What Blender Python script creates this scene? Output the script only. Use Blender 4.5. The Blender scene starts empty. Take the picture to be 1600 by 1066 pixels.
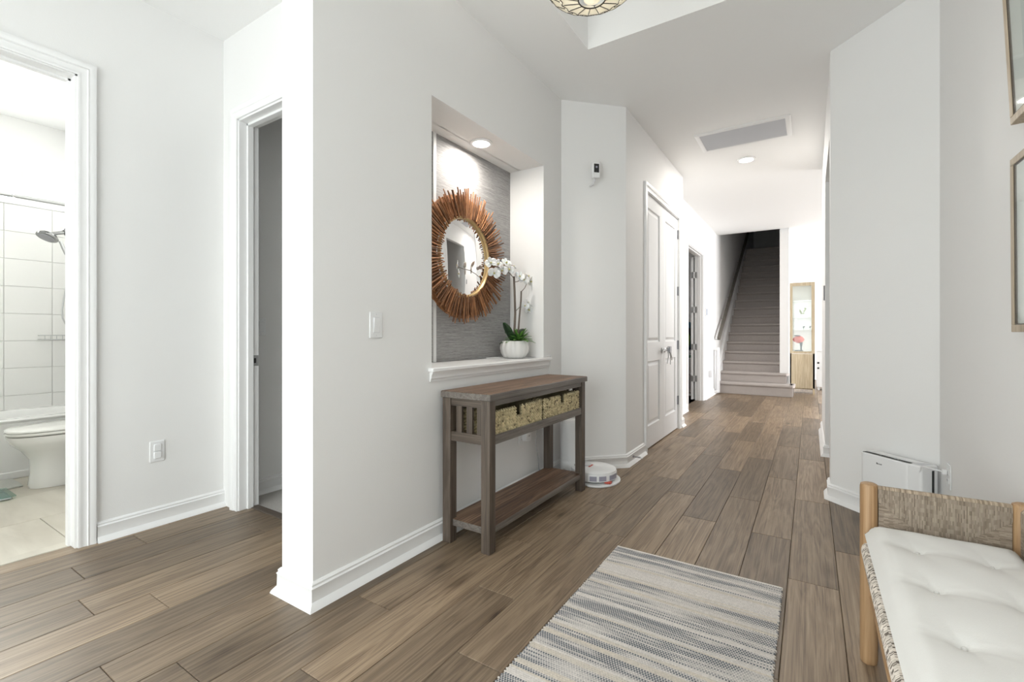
import bpy, bmesh, math, random
from mathutils import Vector, Matrix
random.seed(7)
R = random.Random(11)
PI = math.pi
S = bpy.context.scene
C = S.collection

# ------------------------------------------------------------------ camera
F, CAMH, HV, CX = 726.0, 1.07, 522.0, 800.0
A = math.atan(466 / F)            # the hall runs along +Y, the camera looks A to the left of it
cd = bpy.data.cameras.new('camera'); cam = bpy.data.objects.new('camera', cd); C.objects.link(cam)
cam.location = (0, 0, CAMH); cam.rotation_euler = (PI / 2, 0, A)
cd.sensor_width = 36; cd.lens = F / 1600 * 36; cd.shift_y = (HV - 533) / 1600; cd.clip_start = .02; cd.clip_end = 200
S.camera = cam

# ------------------------------------------------------------------ world, exposure, daylight
S.view_settings.view_transform = 'Standard'; S.view_settings.look = 'None'
S.view_settings.gamma = 1; S.view_settings.use_curve_mapping = False
S.view_settings.exposure = 0.08
w = bpy.data.worlds.new('sky'); S.world = w; w.use_nodes = True
bg = w.node_tree.nodes['Background']; bg.inputs[0].default_value = (.86, .93, 1, 1); bg.inputs[1].default_value = 3.0

def area(name, loc, rot, sx, sy, power, col=(1, 1, 1), spread=None):
    l = bpy.data.lights.new(name, 'AREA'); l.shape = 'RECTANGLE'; l.size = sx; l.size_y = sy
    l.energy = power; l.color = col
    if spread: l.spread = spread
    o = bpy.data.objects.new(name, l); C.objects.link(o); o.location = loc; o.rotation_euler = rot
    return o
# daylight outside the added, unseen glazed entry behind the camera, the living room sliders and the bathroom window; all out of the picture
area('added_entry_daylight_offscreen', (-1.29, -1.95, 1.35), (PI / 2, 0, 0), 3.0, 2.4, 86, (1, .985, .965))
area('daylight_sliders_offscreen', (5.8, 10.0, 1.3), (PI / 2, 0, PI / 2), 5.2, 2.5, 480, (1, 1, 1))
area('daylight_bath_window_offscreen', (-5.9, .47, 2.36), (PI / 2, 0, -PI / 2), 1.2, .4, 170, (1, 1, .99))

# ------------------------------------------------------------------ pixel helpers (photo frame 1600x1066)
def _rot(X, Y):
    c, s = math.cos(A), math.sin(A); return X * c - Y * s, X * s + Y * c
def fl(u, v, z=0):
    Y = F * (CAMH - z) / (v - HV); return _rot((u - CX) / F * Y, Y)
def _ray(u, v):
    d = _rot((u - CX) / F, 1); return d[0], d[1], (HV - v) / F
def atx(u, v, x):
    d = _ray(u, v); t = x / d[0]; return (x, d[1] * t, CAMH + d[2] * t)
def aty(u, v, y):
    d = _ray(u, v); t = y / d[1]; return (d[0] * t, y, CAMH + d[2] * t)

# ------------------------------------------------------------------ materials
def srgb(r, g, b):
    f = lambda c: ((c / 255 + .055) / 1.055) ** 2.4 if c > 10 else c / 255 / 12.92
    return (f(r), f(g), f(b), 1)
class NT:
    def __init__(s, name):
        s.m = bpy.data.materials.new(name); s.m.use_nodes = True; s.t = s.m.node_tree
        s.p = s.t.nodes['Principled BSDF']; s.out = s.t.nodes['Material Output']
    def n(s, typ, **kw):
        x = s.t.nodes.new(typ)
        for k, v in kw.items():
            if k in x.inputs.keys() and not hasattr(x, k): x.inputs[k].default_value = v
            else: setattr(x, k, v)
        return x
    def l(s, a, b): s.t.links.new(a, b)
    def ramp(s, fac, stops):
        r = s.n('ShaderNodeValToRGB'); e = r.color_ramp.elements
        while len(e) < len(stops): e.new(.5)
        for i, (p, c) in enumerate(stops): e[i].position = p; e[i].color = c
        s.l(fac, r.inputs[0]); return r.outputs[0]
    def coords(s, scale=(1, 1, 1), kind='Object', rnd=0):
        tc = s.n('ShaderNodeTexCoord'); mp = s.n('ShaderNodeMapping'); mp.inputs['Scale'].default_value = scale
        src = tc.outputs[kind]
        if rnd:
            oi = s.n('ShaderNodeObjectInfo'); mu = s.n('ShaderNodeMath', operation='MULTIPLY'); mu.inputs[1].default_value = rnd
            s.l(oi.outputs['Random'], mu.inputs[0])
            ad = s.n('ShaderNodeVectorMath', operation='ADD'); s.l(src, ad.inputs[0]); s.l(mu.outputs[0], ad.inputs[1]); src = ad.outputs[0]
        s.l(src, mp.inputs[0]); return mp.outputs[0]
    def noise(s, vec, scale, detail=4, rough=.55, dist=0):
        x = s.n('ShaderNodeTexNoise'); x.inputs['Scale'].default_value = scale; x.inputs['Detail'].default_value = detail
        x.inputs['Roughness'].default_value = rough; x.inputs['Distortion'].default_value = dist
        s.l(vec, x.inputs['Vector']); return x.outputs['Fac']
    def bump(s, h, strength=.2, dist=.01):
        b = s.n('ShaderNodeBump'); b.inputs['Strength'].default_value = strength; b.inputs['Distance'].default_value = dist
        s.l(h, b.inputs['Height']); s.l(b.outputs[0], s.p.inputs['Normal'])
    def mix(s, fac, a, b, mode='MIX'):
        x = s.n('ShaderNodeMix', data_type='RGBA', blend_type=mode)
        for val, i in ((fac, 0), (a, 6), (b, 7)):
            if hasattr(val, 'is_output'): s.l(val, x.inputs[i])
            else: x.inputs[i].default_value = val
        return x.outputs[2]
    def col(s, c): 
        if hasattr(c, 'is_output'): s.l(c, s.p.inputs['Base Color'])
        else: s.p.inputs['Base Color'].default_value = c
    def math(s, op, a, b=0):
        x = s.n('ShaderNodeMath', operation=op)
        for i, val in enumerate((a, b)):
            if hasattr(val, 'is_output'): s.l(val, x.inputs[i])
            else: x.inputs[i].default_value = val
        return x.outputs[0]
def plain(name, c, rough=.5, metal=0, bump=0, bscale=80, var=0, **kw):
    t = NT(name); t.p.inputs['Roughness'].default_value = rough; t.p.inputs['Metallic'].default_value = metal
    v = t.coords()
    if var:
        f = t.noise(v, 6, 5); lo = tuple(x * (1 - var) for x in c[:3]) + (1,); hi = tuple(min(1, x * (1 + var)) for x in c[:3]) + (1,)
        t.col(t.ramp(f, [(.3, lo), (.7, hi)]))
    else: t.col(c)
    if bump: t.bump(t.noise(v, bscale, 3), bump, .004)
    for k, x in kw.items(): t.p.inputs[k.replace('_', ' ')].default_value = x
    return t.m
M = {}
M['wall'] = plain('wall_paint', (.84, .832, .82, 1), .65, bump=.12, bscale=220)
M['ceil'] = plain('ceiling_paint', (.90, .895, .885, 1), .8, bump=.15, bscale=160)
M['trim'] = plain('white_trim_paint', (.88, .875, .87, 1), .35)
M['door'] = plain('white_door_paint', (.84, .845, .85, 1), .32)
M['chrome'] = plain('brushed_nickel', (.52, .52, .52, 1), .28, 1)
M['darkchrome'] = plain('dark_polished_chrome', (.30, .30, .30, 1), .15, 1)
M['hinge'] = plain('satin_nickel_hinge', (.34, .34, .36, 1), .35, .9)
M['plastic'] = plain('white_plastic', (.84, .84, .84, 1), .35)
M['plasticgrey'] = plain('pale_grey_plastic', (.70, .70, .72, 1), .4)
M['black'] = plain('black_plastic', (.012, .012, .013, 1), .3)
M['dark'] = plain('black_rubber_and_hole_shade', (.02, .02, .02, 1), .6)  # black parts, and painted shade for the latch hole and socket slots
M['underlay'] = plain('plank_underlay', (.16, .12, .085, 1), .9)
M['liner'] = plain('seagrass_liner', (.36, .30, .18, 1), .8, var=.2)
M['porcelain'] = plain('porcelain', (.80, .79, .75, 1), .12)
M['tub'] = plain('bath_acrylic', (.84, .835, .81, 1), .2)
M['walltile'] = plain('white_wall_tile', (.85, .84, .815, 1), .13)
M['grout'] = plain('pale_grout', (.80, .79, .765, 1), .8)
M['silver'] = plain('mirror_silver', (.93, .93, .93, 1), .01, 1)
M['gold'] = plain('gilt_wood_rim', (.62, .43, .20, 1), .38, .25, var=.15)
M['pot'] = plain('glazed_white_ceramic', (.80, .79, .77, 1), .25)
M['petal'] = plain('orchid_petal', (.88, .87, .85, 1), .5, bump=.1, bscale=60, Subsurface_Weight=.15)
M['lip'] = plain('orchid_centre', (.55, .50, .20, 1), .5)
M['bud'] = plain('orchid_bud', (.25, .27, .13, 1), .5)
M['leaf'] = plain('dark_green_leaf', (.018, .055, .016, 1), .4, var=.3)
M['succ'] = plain('bright_green_succulent_leaf', (.10, .24, .04, 1), .45, var=.35)
M['stem'] = plain('grey_brown_stem', (.16, .125, .10, 1), .6, var=.3)
M['soil'] = plain('dark_moss', (.03, .03, .018, 1), .9, bump=.6, bscale=60)
M['canvas'] = plain('off_white_cotton', (.76, .745, .715, 1), .85, bump=.12, bscale=500)
M['vgrille'] = plain('grey_filter_mesh', (.52, .50, .49, 1), .7)
M['cord'] = plain('white_cable', (.80, .80, .80, 1), .4)
M['greycord'] = plain('grey_cable', (.42, .42, .43, 1), .4)
M['lav'] = plain('robot_sensor_grey_lens', (.36, .35, .42, 1), .15)
M['red'] = plain('red_glazed', (.55, .08, .05, 1), .4)
M['green'] = plain('lime_fabric', (.32, .50, .03, 1), .7)
M['orange'] = plain('orange_plastic', (.85, .30, .12, 1), .5)
M['teal'] = plain('dark_teal_fabric', (.02, .08, .12, 1), .7)
M['dgreen'] = plain('green_cardboard', (.05, .20, .10, 1), .7)
M['purple'] = plain('plum_card', (.20, .08, .16, 1), .6)
M['paper'] = plain('mat_board', (.83, .83, .81, 1), .7)
M['print'] = plain('pale_print', (.66, .68, .68, 1), .7, var=.12)
M['lead'] = plain('dark_lead_came', (.045, .040, .034, 1), .45, .6)
M['screen'] = plain('blue_grey_screen', (.22, .30, .44, 1), .2)

def emit(name, c, st):
    m = bpy.data.materials.new(name); m.use_nodes = True; t = m.node_tree; t.nodes.clear()
    e = t.nodes.new('ShaderNodeEmission'); e.inputs[0].default_value = c; e.inputs[1].default_value = st
    o = t.nodes.new('ShaderNodeOutputMaterial'); t.links.new(e.outputs[0], o.inputs[0]); return m
M['lamp'] = emit('lit_diffuser', (1, .97, .92, 1), 9)
def glass(name, tint=(1, 1, 1, 1)):
    m = bpy.data.materials.new(name); m.use_nodes = True; t = m.node_tree; t.nodes.clear()
    tr = t.nodes.new('ShaderNodeBsdfTransparent'); tr.inputs[0].default_value = tint
    g = t.nodes.new('ShaderNodeBsdfGlossy'); g.inputs['Roughness'].default_value = .02
    lw = t.nodes.new('ShaderNodeLayerWeight'); lw.inputs[0].default_value = .5
    pw_ = t.nodes.new('ShaderNodeMath'); pw_.operation = 'POWER'; pw_.inputs[1].default_value = 4
    ma = t.nodes.new('ShaderNodeMath'); ma.operation = 'MULTIPLY_ADD'; ma.inputs[1].default_value = .6; ma.inputs[2].default_value = .035
    mx = t.nodes.new('ShaderNodeMixShader'); o = t.nodes.new('ShaderNodeOutputMaterial')
    t.links.new(lw.outputs['Facing'], pw_.inputs[0]); t.links.new(pw_.outputs[0], ma.inputs[0]); t.links.new(ma.outputs[0], mx.inputs[0])
    t.links.new(tr.outputs[0], mx.inputs[1]); t.links.new(g.outputs[0], mx.inputs[2]); t.links.new(mx.outputs[0], o.inputs[0])
    return m
M['glass'] = glass('clear_glass', (.97, .99, .98, 1))
M['aqua'] = glass('aqua_glass', (.72, .84, .80, 1))

def tiffany():
    t = NT('opal_art_glass'); v = t.coords(rnd=40); f = t.noise(v, 30, 4)
    t.col(t.ramp(f, [(.3, (.80, .76, .66, 1)), (.7, (.90, .88, .82, 1))])); t.p.inputs['Roughness'].default_value = .25
    tl = t.n('ShaderNodeBsdfTranslucent'); tl.inputs[0].default_value = (.95, .92, .82, 1)
    mx = t.n('ShaderNodeMixShader'); mx.inputs[0].default_value = .5
    t.l(t.p.outputs[0], mx.inputs[1]); t.l(tl.outputs[0], mx.inputs[2]); t.l(mx.outputs[0], t.out.inputs[0])
    return t.m
M['opal'] = tiffany()

def wood(name, dark, mid, light, axis='Y', tone=.35, grain=1.0, rough=.5, rnd=60, sc=1.0, knots=False):
    """grain along one object axis; per-object tone from the object's own random value"""
    t = NT(name)
    s1 = {'Y': (14, .9, 14), 'X': (.9, 14, 14), 'Z': (14, 14, .9)}[axis]
    s2 = {'Y': (170, 1.8, 170), 'X': (1.8, 170, 170), 'Z': (170, 170, 1.8)}[axis]
    s1 = tuple(a * sc for a in s1); s2 = tuple(a * sc for a in s2)
    v1 = t.coords(s1, rnd=rnd); v2 = t.coords(s2, rnd=rnd)
    n1 = t.noise(v1, 1.0, 5, .55, .5); n2 = t.noise(v2, 1.0, 5, .6, .15)
    wv = t.n('ShaderNodeMath', operation='PINGPONG'); mu = t.math('MULTIPLY', n1, 7.0); t.l(mu, wv.inputs[0]); wv.inputs[1].default_value = .5
    a = t.math('MULTIPLY', wv.outputs[0], .42); b = t.math('MULTIPLY', n2, .82); f = t.math('ADD', a, b)
    base = t.ramp(f, [(.28, dark), (.52, mid), (.80, light)])
    oi = t.n('ShaderNodeObjectInfo'); g = t.math('MULTIPLY', oi.outputs['Random'], tone); g = t.math('ADD', g, 1 - tone * .5)
    blot = t.noise(v1, .35, 3); g2 = t.math('MULTIPLY', blot, .5); g2 = t.math('ADD', g2, .75); g = t.math('MULTIPLY', g, g2)
    cb = t.n('ShaderNodeCombineColor'); [t.l(g, cb.inputs[i]) for i in range(3)]
    colr = t.mix(1.0, base, cb.outputs[0], 'MULTIPLY')
    if knots:
        vo = t.n('ShaderNodeTexVoronoi'); vo.inputs['Scale'].default_value = 1.0; t.l(t.coords((5.5, 2.0, 1), rnd=rnd), vo.inputs['Vector'])
        dd = t.math('ADD', vo.outputs['Distance'], t.math('MULTIPLY', n2, .10))
        colr = t.mix(1.0, colr, t.ramp(dd, [(.08, (.35, .31, .27, 1)), (.15, (.70, .67, .64, 1)), (.30, (1, 1, 1, 1))]), 'MULTIPLY')
    t.col(colr); t.p.inputs['Roughness'].default_value = rough
    t.bump(n2, .12 * grain, .003)
    return t.m
M['plank'] = wood('grey_oak_plank', (.108, .072, .045, 1), (.215, .153, .099, 1), (.325, .244, .163, 1), 'Y', .60, rough=.42, knots=True)
M['rustic'] = wood('rustic_brown_wood', (.060, .031, .018, 1), (.155, .086, .050, 1), (.33, .215, .14, 1), 'Y', .45, rough=.5, sc=.8)
M['rusticz'] = wood('rustic_leg_wood', (.044, .032, .024, 1), (.088, .066, .050, 1), (.155, .120, .094, 1), 'Z', .15, rough=.5)
M['rusticx'] = wood('rustic_rail_wood', (.044, .032, .024, 1), (.088, .066, .050, 1), (.155, .120, .094, 1), 'X', .15, rough=.5)
M['rusticg'] = wood('rustic_edge_wood', (.075, .064, .055, 1), (.145, .125, .108, 1), (.22, .20, .18, 1), 'Y', .1, rough=.4)
M['stick'] = wood('teak_root_stick', (.10, .042, .018, 1), (.27, .118, .050, 1), (.46, .235, .11, 1), 'X', 1.1, rough=.5, sc=1.0)
M['teak'] = wood('light_teak', (.25, .135, .06, 1), (.39, .235, .118, 1), (.50, .33, .18, 1), 'Z', .15, rough=.5)
M['teaky'] = wood('light_teak_rail', (.25, .135, .06, 1), (.39, .235, .118, 1), (.50, .33, .18, 1), 'Y', .15, rough=.5)
M['oak'] = wood('pale_oak_cabinet', (.36, .28, .18, 1), (.47, .385, .26, 1), (.58, .50, .36, 1), 'Z', .1, rough=.5)
M['frameoak'] = wood('pale_frame_wood', (.34, .26, .17, 1), (.47, .375, .265, 1), (.60, .50, .38, 1), 'Z', .1, rough=.5)
M['framedark'] = plain('dark_frame_edge', (.07, .05, .035, 1), .5)
M['rail'] = plain('grey_stained_handrail', (.125, .112, .095, 1), .4, var=.15)

def vcol(name, rough=.9, bump=0, bs=400):
    t = NT(name); a = t.n('ShaderNodeVertexColor', layer_name='Col'); t.col(a.outputs[0]); t.p.inputs['Roughness'].default_value = rough
    if bump: t.bump(t.noise(t.coords(), bs, 2), bump, .003)
    return t.m
M['rug'] = vcol('woven_cotton_rug', .95, .3, 500)
M['rope'] = vcol('twisted_paper_cord', .8, .25, 600)
M['seagrass'] = vcol('braided_seagrass', .6, .3, 300)

def carpet(name, a, b, sc=180):
    t = NT(name); v = t.coords(); f = t.noise(v, sc, 4, .7); g = t.noise(v, 9, 3)
    t.col(t.mix(t.math('MULTIPLY', g, .5), t.ramp(f, [(.3, a), (.7, b)]), a)); t.p.inputs['Roughness'].default_value = 1
    t.bump(f, .6, .01); return t.m
M['stairc'] = carpet('taupe_stair_carpet', (.36, .315, .29, 1), (.55, .505, .475, 1))
M['bedc'] = carpet('pale_bedroom_carpet', (.48, .45, .42, 1), (.64, .61, .58, 1))
M['mat'] = carpet('grey_bath_mat', (.42, .42, .38, 1), (.56, .56, .52, 1), 120)
def tilef():
    t = NT('beige_floor_tile'); v = t.coords((1.5, 6, 1), rnd=30); f = t.noise(v, 1.2, 6, .55, .6)
    t.col(t.ramp(f, [(.3, (.50, .455, .38, 1)), (.7, (.64, .595, .51, 1))])); t.p.inputs['Roughness'].default_value = .35; return t.m
M['floortile'] = tilef()
def grass():
    t = NT('grey_grasscloth_wallpaper'); v1 = t.coords((1, 5, 170)); v2 = t.coords((1, 26, 420))
    f = t.math('ADD', t.math('MULTIPLY', t.noise(v1, 1, 5, .6), .6), t.math('MULTIPLY', t.noise(v2, 1, 3, .6), .45))
    t.col(t.ramp(f, [(.36, (.20, .195, .19, 1)), (.55, (.36, .35, .345, 1)), (.72, (.52, .51, .50, 1))])); t.p.inputs['Roughness'].default_value = .7
    t.bump(f, .25, .003); return t.m
M['grass'] = grass()

# ------------------------------------------------------------------ mesh builder
def wloc(o):
    v = Vector((0, 0, 0))
    while o: v += o.location; o = o.parent
    return v
class MB:
    def __init__(s): s.v = []; s.f = []; s.sm = []; s.c = None
    def add(s, vs, fs, smooth=False):
        b = len(s.v); s.v += [tuple(p) for p in vs]; s.f += [tuple(i + b for i in f) for f in fs]; s.sm += [smooth] * len(fs)
        return s
    def box(s, x0, x1, y0, y1, z0, z1, M4=None):
        vs = [Vector((x, y, z)) for z in (z0, z1) for y in (y0, y1) for x in (x0, x1)]
        if M4 is not None: vs = [M4 @ p for p in vs]
        return s.add(vs, [(0, 2, 3, 1), (4, 5, 7, 6), (0, 1, 5, 4), (2, 6, 7, 3), (0, 4, 6, 2), (1, 3, 7, 5)])
    def quad(s, a, b, c, d): return s.add([a, b, c, d], [(0, 1, 2, 3)])
    def prism(s, poly, z0, z1, M4=None, smooth=False):
        n = len(poly); vs = [Vector((x, y, z0)) for x, y in poly] + [Vector((x, y, z1)) for x, y in poly]
        if M4 is not None: vs = [M4 @ p for p in vs]
        s.add(vs, [tuple(range(n))[::-1], tuple(range(n, 2 * n))])
        s.f[-2:]; b = len(s.v) - 2 * n
        for i in range(n):
            j = (i + 1) % n; s.f.append((b + i, b + j, b + n + j, b + n + i)); s.sm.append(smooth)
        return s
    def tube(s, path, r, n=8, caps=True, smooth=True):
        path = [Vector(p) for p in path]; k = len(path)
        rs = r if isinstance(r, (list, tuple)) else [r] * k
        b = len(s.v); up = None; rings = []
        for i, p in enumerate(path):
            t = (path[min(i + 1, k - 1)] - path[max(i - 1, 0)]).normalized()
            if up is None:
                up = Vector((0, 0, 1)) if abs(t.z) < .9 else Vector((1, 0, 0))
            a = (up - t * up.dot(t)).normalized(); c = t.cross(a); up = a
            rings.append([p + (a * math.cos(2 * PI * q / n) + c * math.sin(2 * PI * q / n)) * rs[i] for q in range(n)])
        vs = [q for g in rings for q in g]; fs = []
        for i in range(k - 1):
            for q in range(n):
                fs.append((i * n + q, i * n + (q + 1) % n, (i + 1) * n + (q + 1) % n, (i + 1) * n + q))
        s.add(vs, fs, smooth)
        if caps: s.f += [tuple(range(b, b + n))[::-1], tuple(range(b + (k - 1) * n, b + k * n))]; s.sm += [False, False]
        return s
    def lathe(s, prof, n=32, c=(0, 0, 0), sx=1, sy=1, rib=None, M4=None, caps=True):
        vs = []; fs = []
        for r, z in prof:
            for q in range(n):
                a = 2 * PI * q / n; rr = r * (1 + (rib(a) if rib else 0))
                p = Vector((c[0] + rr * math.cos(a) * sx, c[1] + rr * math.sin(a) * sy, c[2] + z))
                vs.append(M4 @ p if M4 is not None else p)
        k = len(prof)
        for i in range(k - 1):
            for q in range(n): fs.append((i * n + q, i * n + (q + 1) % n, (i + 1) * n + (q + 1) % n, (i + 1) * n + q))
        b = len(s.v); s.add(vs, fs, True)
        if caps: s.f += [tuple(range(b, b + n))[::-1], tuple(range(b + (k - 1) * n, b + k * n))]; s.sm += [False, False]
        return s
    def loft(s, rings, caps=True, smooth=True):
        n = len(rings[0]); k = len(rings); b = len(s.v); fs = []
        for i in range(k - 1):
            for q in range(n): fs.append((i * n + q, i * n + (q + 1) % n, (i + 1) * n + (q + 1) % n, (i + 1) * n + q))
        s.add([p for g in rings for p in g], fs, smooth)
        if caps: s.f += [tuple(range(b, b + n))[::-1], tuple(range(b + (k - 1) * n, b + k * n))]; s.sm += [smooth, smooth]
        return s
    def sweep(s, path, prof, N, closed=False, caps=True):
        """mitred sweep of profile (lateral, along N) along a polyline lying in a plane with normal N; lateral = N x tangent"""
        N = Vector(N); P = [Vector(p) for p in path]; k = len(P); rings = []
        for i in range(k):
            t0 = (P[i] - P[i - 1]).normalized() if (i or closed) else None
            t1 = (P[(i + 1) % k] - P[i]).normalized() if (i < k - 1 or closed) else None
            l0 = N.cross(t0) if t0 is not None else None; l1 = N.cross(t1) if t1 is not None else None
            if l0 is None: l = l1
            elif l1 is None: l = l0
            else:
                m = (l0 + l1).normalized(); l = m / max(.2, m.dot(l0))
            rings.append([P[i] + l * a + N * b for a, b in prof])
        if closed: rings.append(rings[0])
        return s.loft(rings, caps and not closed, False)
    def grid(s, nx, ny, fn, smooth=True):
        vs = [fn(i / nx, j / ny) for j in range(ny + 1) for i in range(nx + 1)]
        fs = [(j * (nx + 1) + i, j * (nx + 1) + i + 1, (j + 1) * (nx + 1) + i + 1, (j + 1) * (nx + 1) + i) for j in range(ny) for i in range(nx)]
        return s.add(vs, fs, smooth)
    def mesh(s, name, mat, off=Vector((0, 0, 0)), cols=None):
        me = bpy.data.meshes.new(name)
        me.from_pydata([tuple(Vector(p) - off) for p in s.v], [], s.f)
        me.polygons.foreach_set('use_smooth', s.sm)
        if mat: me.materials.append(M[mat])
        if cols:
            ca = me.color_attributes.new('Col', 'FLOAT_COLOR', 'CORNER'); buf = []
            for i, p in enumerate(me.polygons):
                for _ in range(p.loop_total): buf += [*cols[i][:3], 1]
            ca.data.foreach_set('color', buf)
        me.validate(); bm = bmesh.new(); bm.from_mesh(me); bmesh.ops.recalc_face_normals(bm, faces=bm.faces); bm.to_mesh(me); bm.free()
        me.set_sharp_from_angle(angle=math.radians(40))
        return me
    def build(s, name, mat, parent=None, bevel=0, seg=2, cols=None, label=None, subsurf=0):
        if parent: off = wloc(parent)
        else:
            xs, ys, zs = zip(*s.v); off = Vector(((min(xs) + max(xs)) / 2, (min(ys) + max(ys)) / 2, min(zs)))
        loc = Vector((0, 0, 0)); 
        if parent:
            xs, ys, zs = zip(*s.v); cen = Vector(((min(xs) + max(xs)) / 2, (min(ys) + max(ys)) / 2, (min(zs) + max(zs)) / 2))
            loc = cen - off; off = cen
        o = bpy.data.objects.new(name, s.mesh(name, mat, off, cols)); C.objects.link(o)
        if parent: o.parent = parent; o.location = loc
        else: o.location = off
        if bevel:
            b = o.modifiers.new('bevel', 'BEVEL'); b.width = bevel; b.segments = seg; b.limit_method = 'ANGLE'; b.angle_limit = math.radians(40)
        if subsurf:
            b = o.modifiers.new('sub', 'SUBSURF'); b.levels = subsurf; b.render_levels = subsurf
        if label: o['label'] = label
        return o
def tag(o, label, cat, group=None):
    o['label'] = label; o['category'] = cat
    if group: o['group'] = group
    return o
def thing(name, loc, label, cat, group=None):
    o = bpy.data.objects.new(name, None); C.objects.link(o); o.location = loc; o.empty_display_size = .05
    return tag(o, label, cat, group)
def struct(o, label=None):
    o['kind'] = 'structure'
    if label: o['label'] = label
    return o
def sempty(name, loc, label=None):
    o = bpy.data.objects.new(name, None); C.objects.link(o); o.location = loc; o.empty_display_size = .05
    return struct(o, label)
def frame4(origin, xdir, zdir=(0, 0, 1)):
    """matrix with local x = xdir, local z = zdir, local y = z cross x"""
    x = Vector(xdir).normalized(); z = Vector(zdir).normalized(); y = z.cross(x)
    m = Matrix.Identity(4)
    for i in range(3): m[i][0] = x[i]; m[i][1] = y[i]; m[i][2] = z[i]; m[i][3] = origin[i]
    return m
def wall(name, p0, p1, th, z0=0, z1=2.9, ops=(), mat='wall', label=None, ext=0):
    """seen face on the line p0-p1, body on its left side; ops = (s0, s1, za, zb) holes"""
    d = Vector((p1[0] - p0[0], p1[1] - p0[1], 0)); L = d.length
    m = frame4((p0[0], p0[1], 0), d); b = MB()
    br = sorted({-ext, L + ext, *[o[0] for o in ops], *[o[1] for o in ops]})
    for a, c in zip(br, br[1:]):
        zs = [(z0, z1)]
        for o in ops:
            if o[0] <= a + 1e-6 and o[1] >= c - 1e-6:
                nz = []
                for q in zs:
                    if o[2] > q[0]: nz.append((q[0], min(q[1], o[2])))
                    if o[3] < q[1]: nz.append((max(q[0], o[3]), q[1]))
                zs = [q for q in nz if q[1] > q[0] + 1e-6]
        for q in zs: b.box(a, c, 0, th, q[0], q[1], m)
    return struct(b.build(name, mat), label)
BASEP = [(-.002, .0), (.034, .0), (.030, .010), (.019, .024), (.015, .028), (.014, .074), (.017, .080), (.011, .086), (.012, .094), (.004, .102), (-.002, .102)]
def baseboard(name, path, flip=False, label='white moulded baseboard'):
    pr = [(-a, z) for a, z in BASEP] if flip else BASEP
    b = MB().sweep([(x, y, 0) for x, y in path], pr, (0, 0, 1))
    return struct(b.build(name, 'trim'), label)
CASEP = [(-.004, 0), (-.004, .012), (.006, .014), (.012, .011), (.030, .014), (.034, .019), (.040, .016), (.060, .021), (.066, .019), (.068, 0)]
def casing(name, pts, N, flip=False, label='white moulded door casing'):
    pr = [(-a, b) for a, b in CASEP] if flip else CASEP
    return struct(MB().sweep(pts, pr, N).build(name, 'trim'), label)

# ================================================================== STRUCTURE
CZ = 2.9
# ---- floor: every plank a part
flr = struct(MB().box(-3.15, 5.5, -1.7, 13.2, -.06, -.012).add([], []).build('floor', 'underlay'), 'grey brown oak plank floor')
JO = {0: 2.85, 1: 3.35, 2: 3.97, 3: 3.525, 4: 2.79, -1: 3.234, -2: 4.69, -3: 3.9, -4: 3.2, -5: 1.259, -6: 3.0, -7: 1.70, -8: 2.6, -9: .805, -10: .63, -11: 2.55, -12: .70, -13: .99, 5: 3.1, 6: 2.6, 7: 3.3}
PW, PL = .1842, 1.158
regions_x = -1.45
for k in range(-14, 8):
    x0 = -.635 + k * PW + (0 if k > -5 else 0); x1 = x0 + PW
    jo = JO.get(k, 2 + (k * .37) % 1.1)
    y = jo - math.ceil((jo + 1.6) / PL) * PL
    while y < 13.0:
        ya, yb = max(y, -1.6), min(y + PL, 13.0)
        xc = (x0 + x1) / 2
        a, b = max(x0, -3.14), x1
        ok = yb - ya > .02
        # keep planks under rooms they belong to
        if yb > 1.56 and xc < -1.75: yb = min(yb, 1.56); ok = yb - ya > .02
        if ya > 3.5 and xc < -1.65: ok = False
        if xc > .62 and yb < 3.1: ok = False
        if ok:
            g = .0009
            bm = MB(); zt = 0; dz = -.010
            c = .0016
            X0, X1, Y0, Y1 = a + g, b - g, ya + g, yb - g
            bm.add([(X0, Y0, dz), (X1, Y0, dz), (X1, Y1, dz), (X0, Y1, dz), (X0, Y0, -c), (X1, Y0, -c), (X1, Y1, -c), (X0, Y1, -c),
                    (X0 + c, Y0 + c, 0), (X1 - c, Y0 + c, 0), (X1 - c, Y1 - c, 0), (X0 + c, Y1 - c, 0)],
                   [(0, 1, 5, 4), (1, 2, 6, 5), (2, 3, 7, 6), (3, 0, 4, 7), (4, 5, 9, 8), (5, 6, 10, 9), (6, 7, 11, 10), (7, 4, 8, 11), (8, 9, 10, 11)])
            bm.build('plank', 'plank', flr)
        y += PL
# office floor strip beyond the far doorway
bf = struct(MB().box(-3.15, -1.45, 5.9, 9.0, -.06, -.012).build('floor.001', 'underlay'), 'plank floor of the room behind the far doorway')
for k in range(9):
    x0 = -3.1 + k * PW
    MB().box(x0 + .001, min(x0 + PW, -1.558) - .001, 5.95, 8.95, -.01, 0).build('plank', 'plank', bf)
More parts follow.
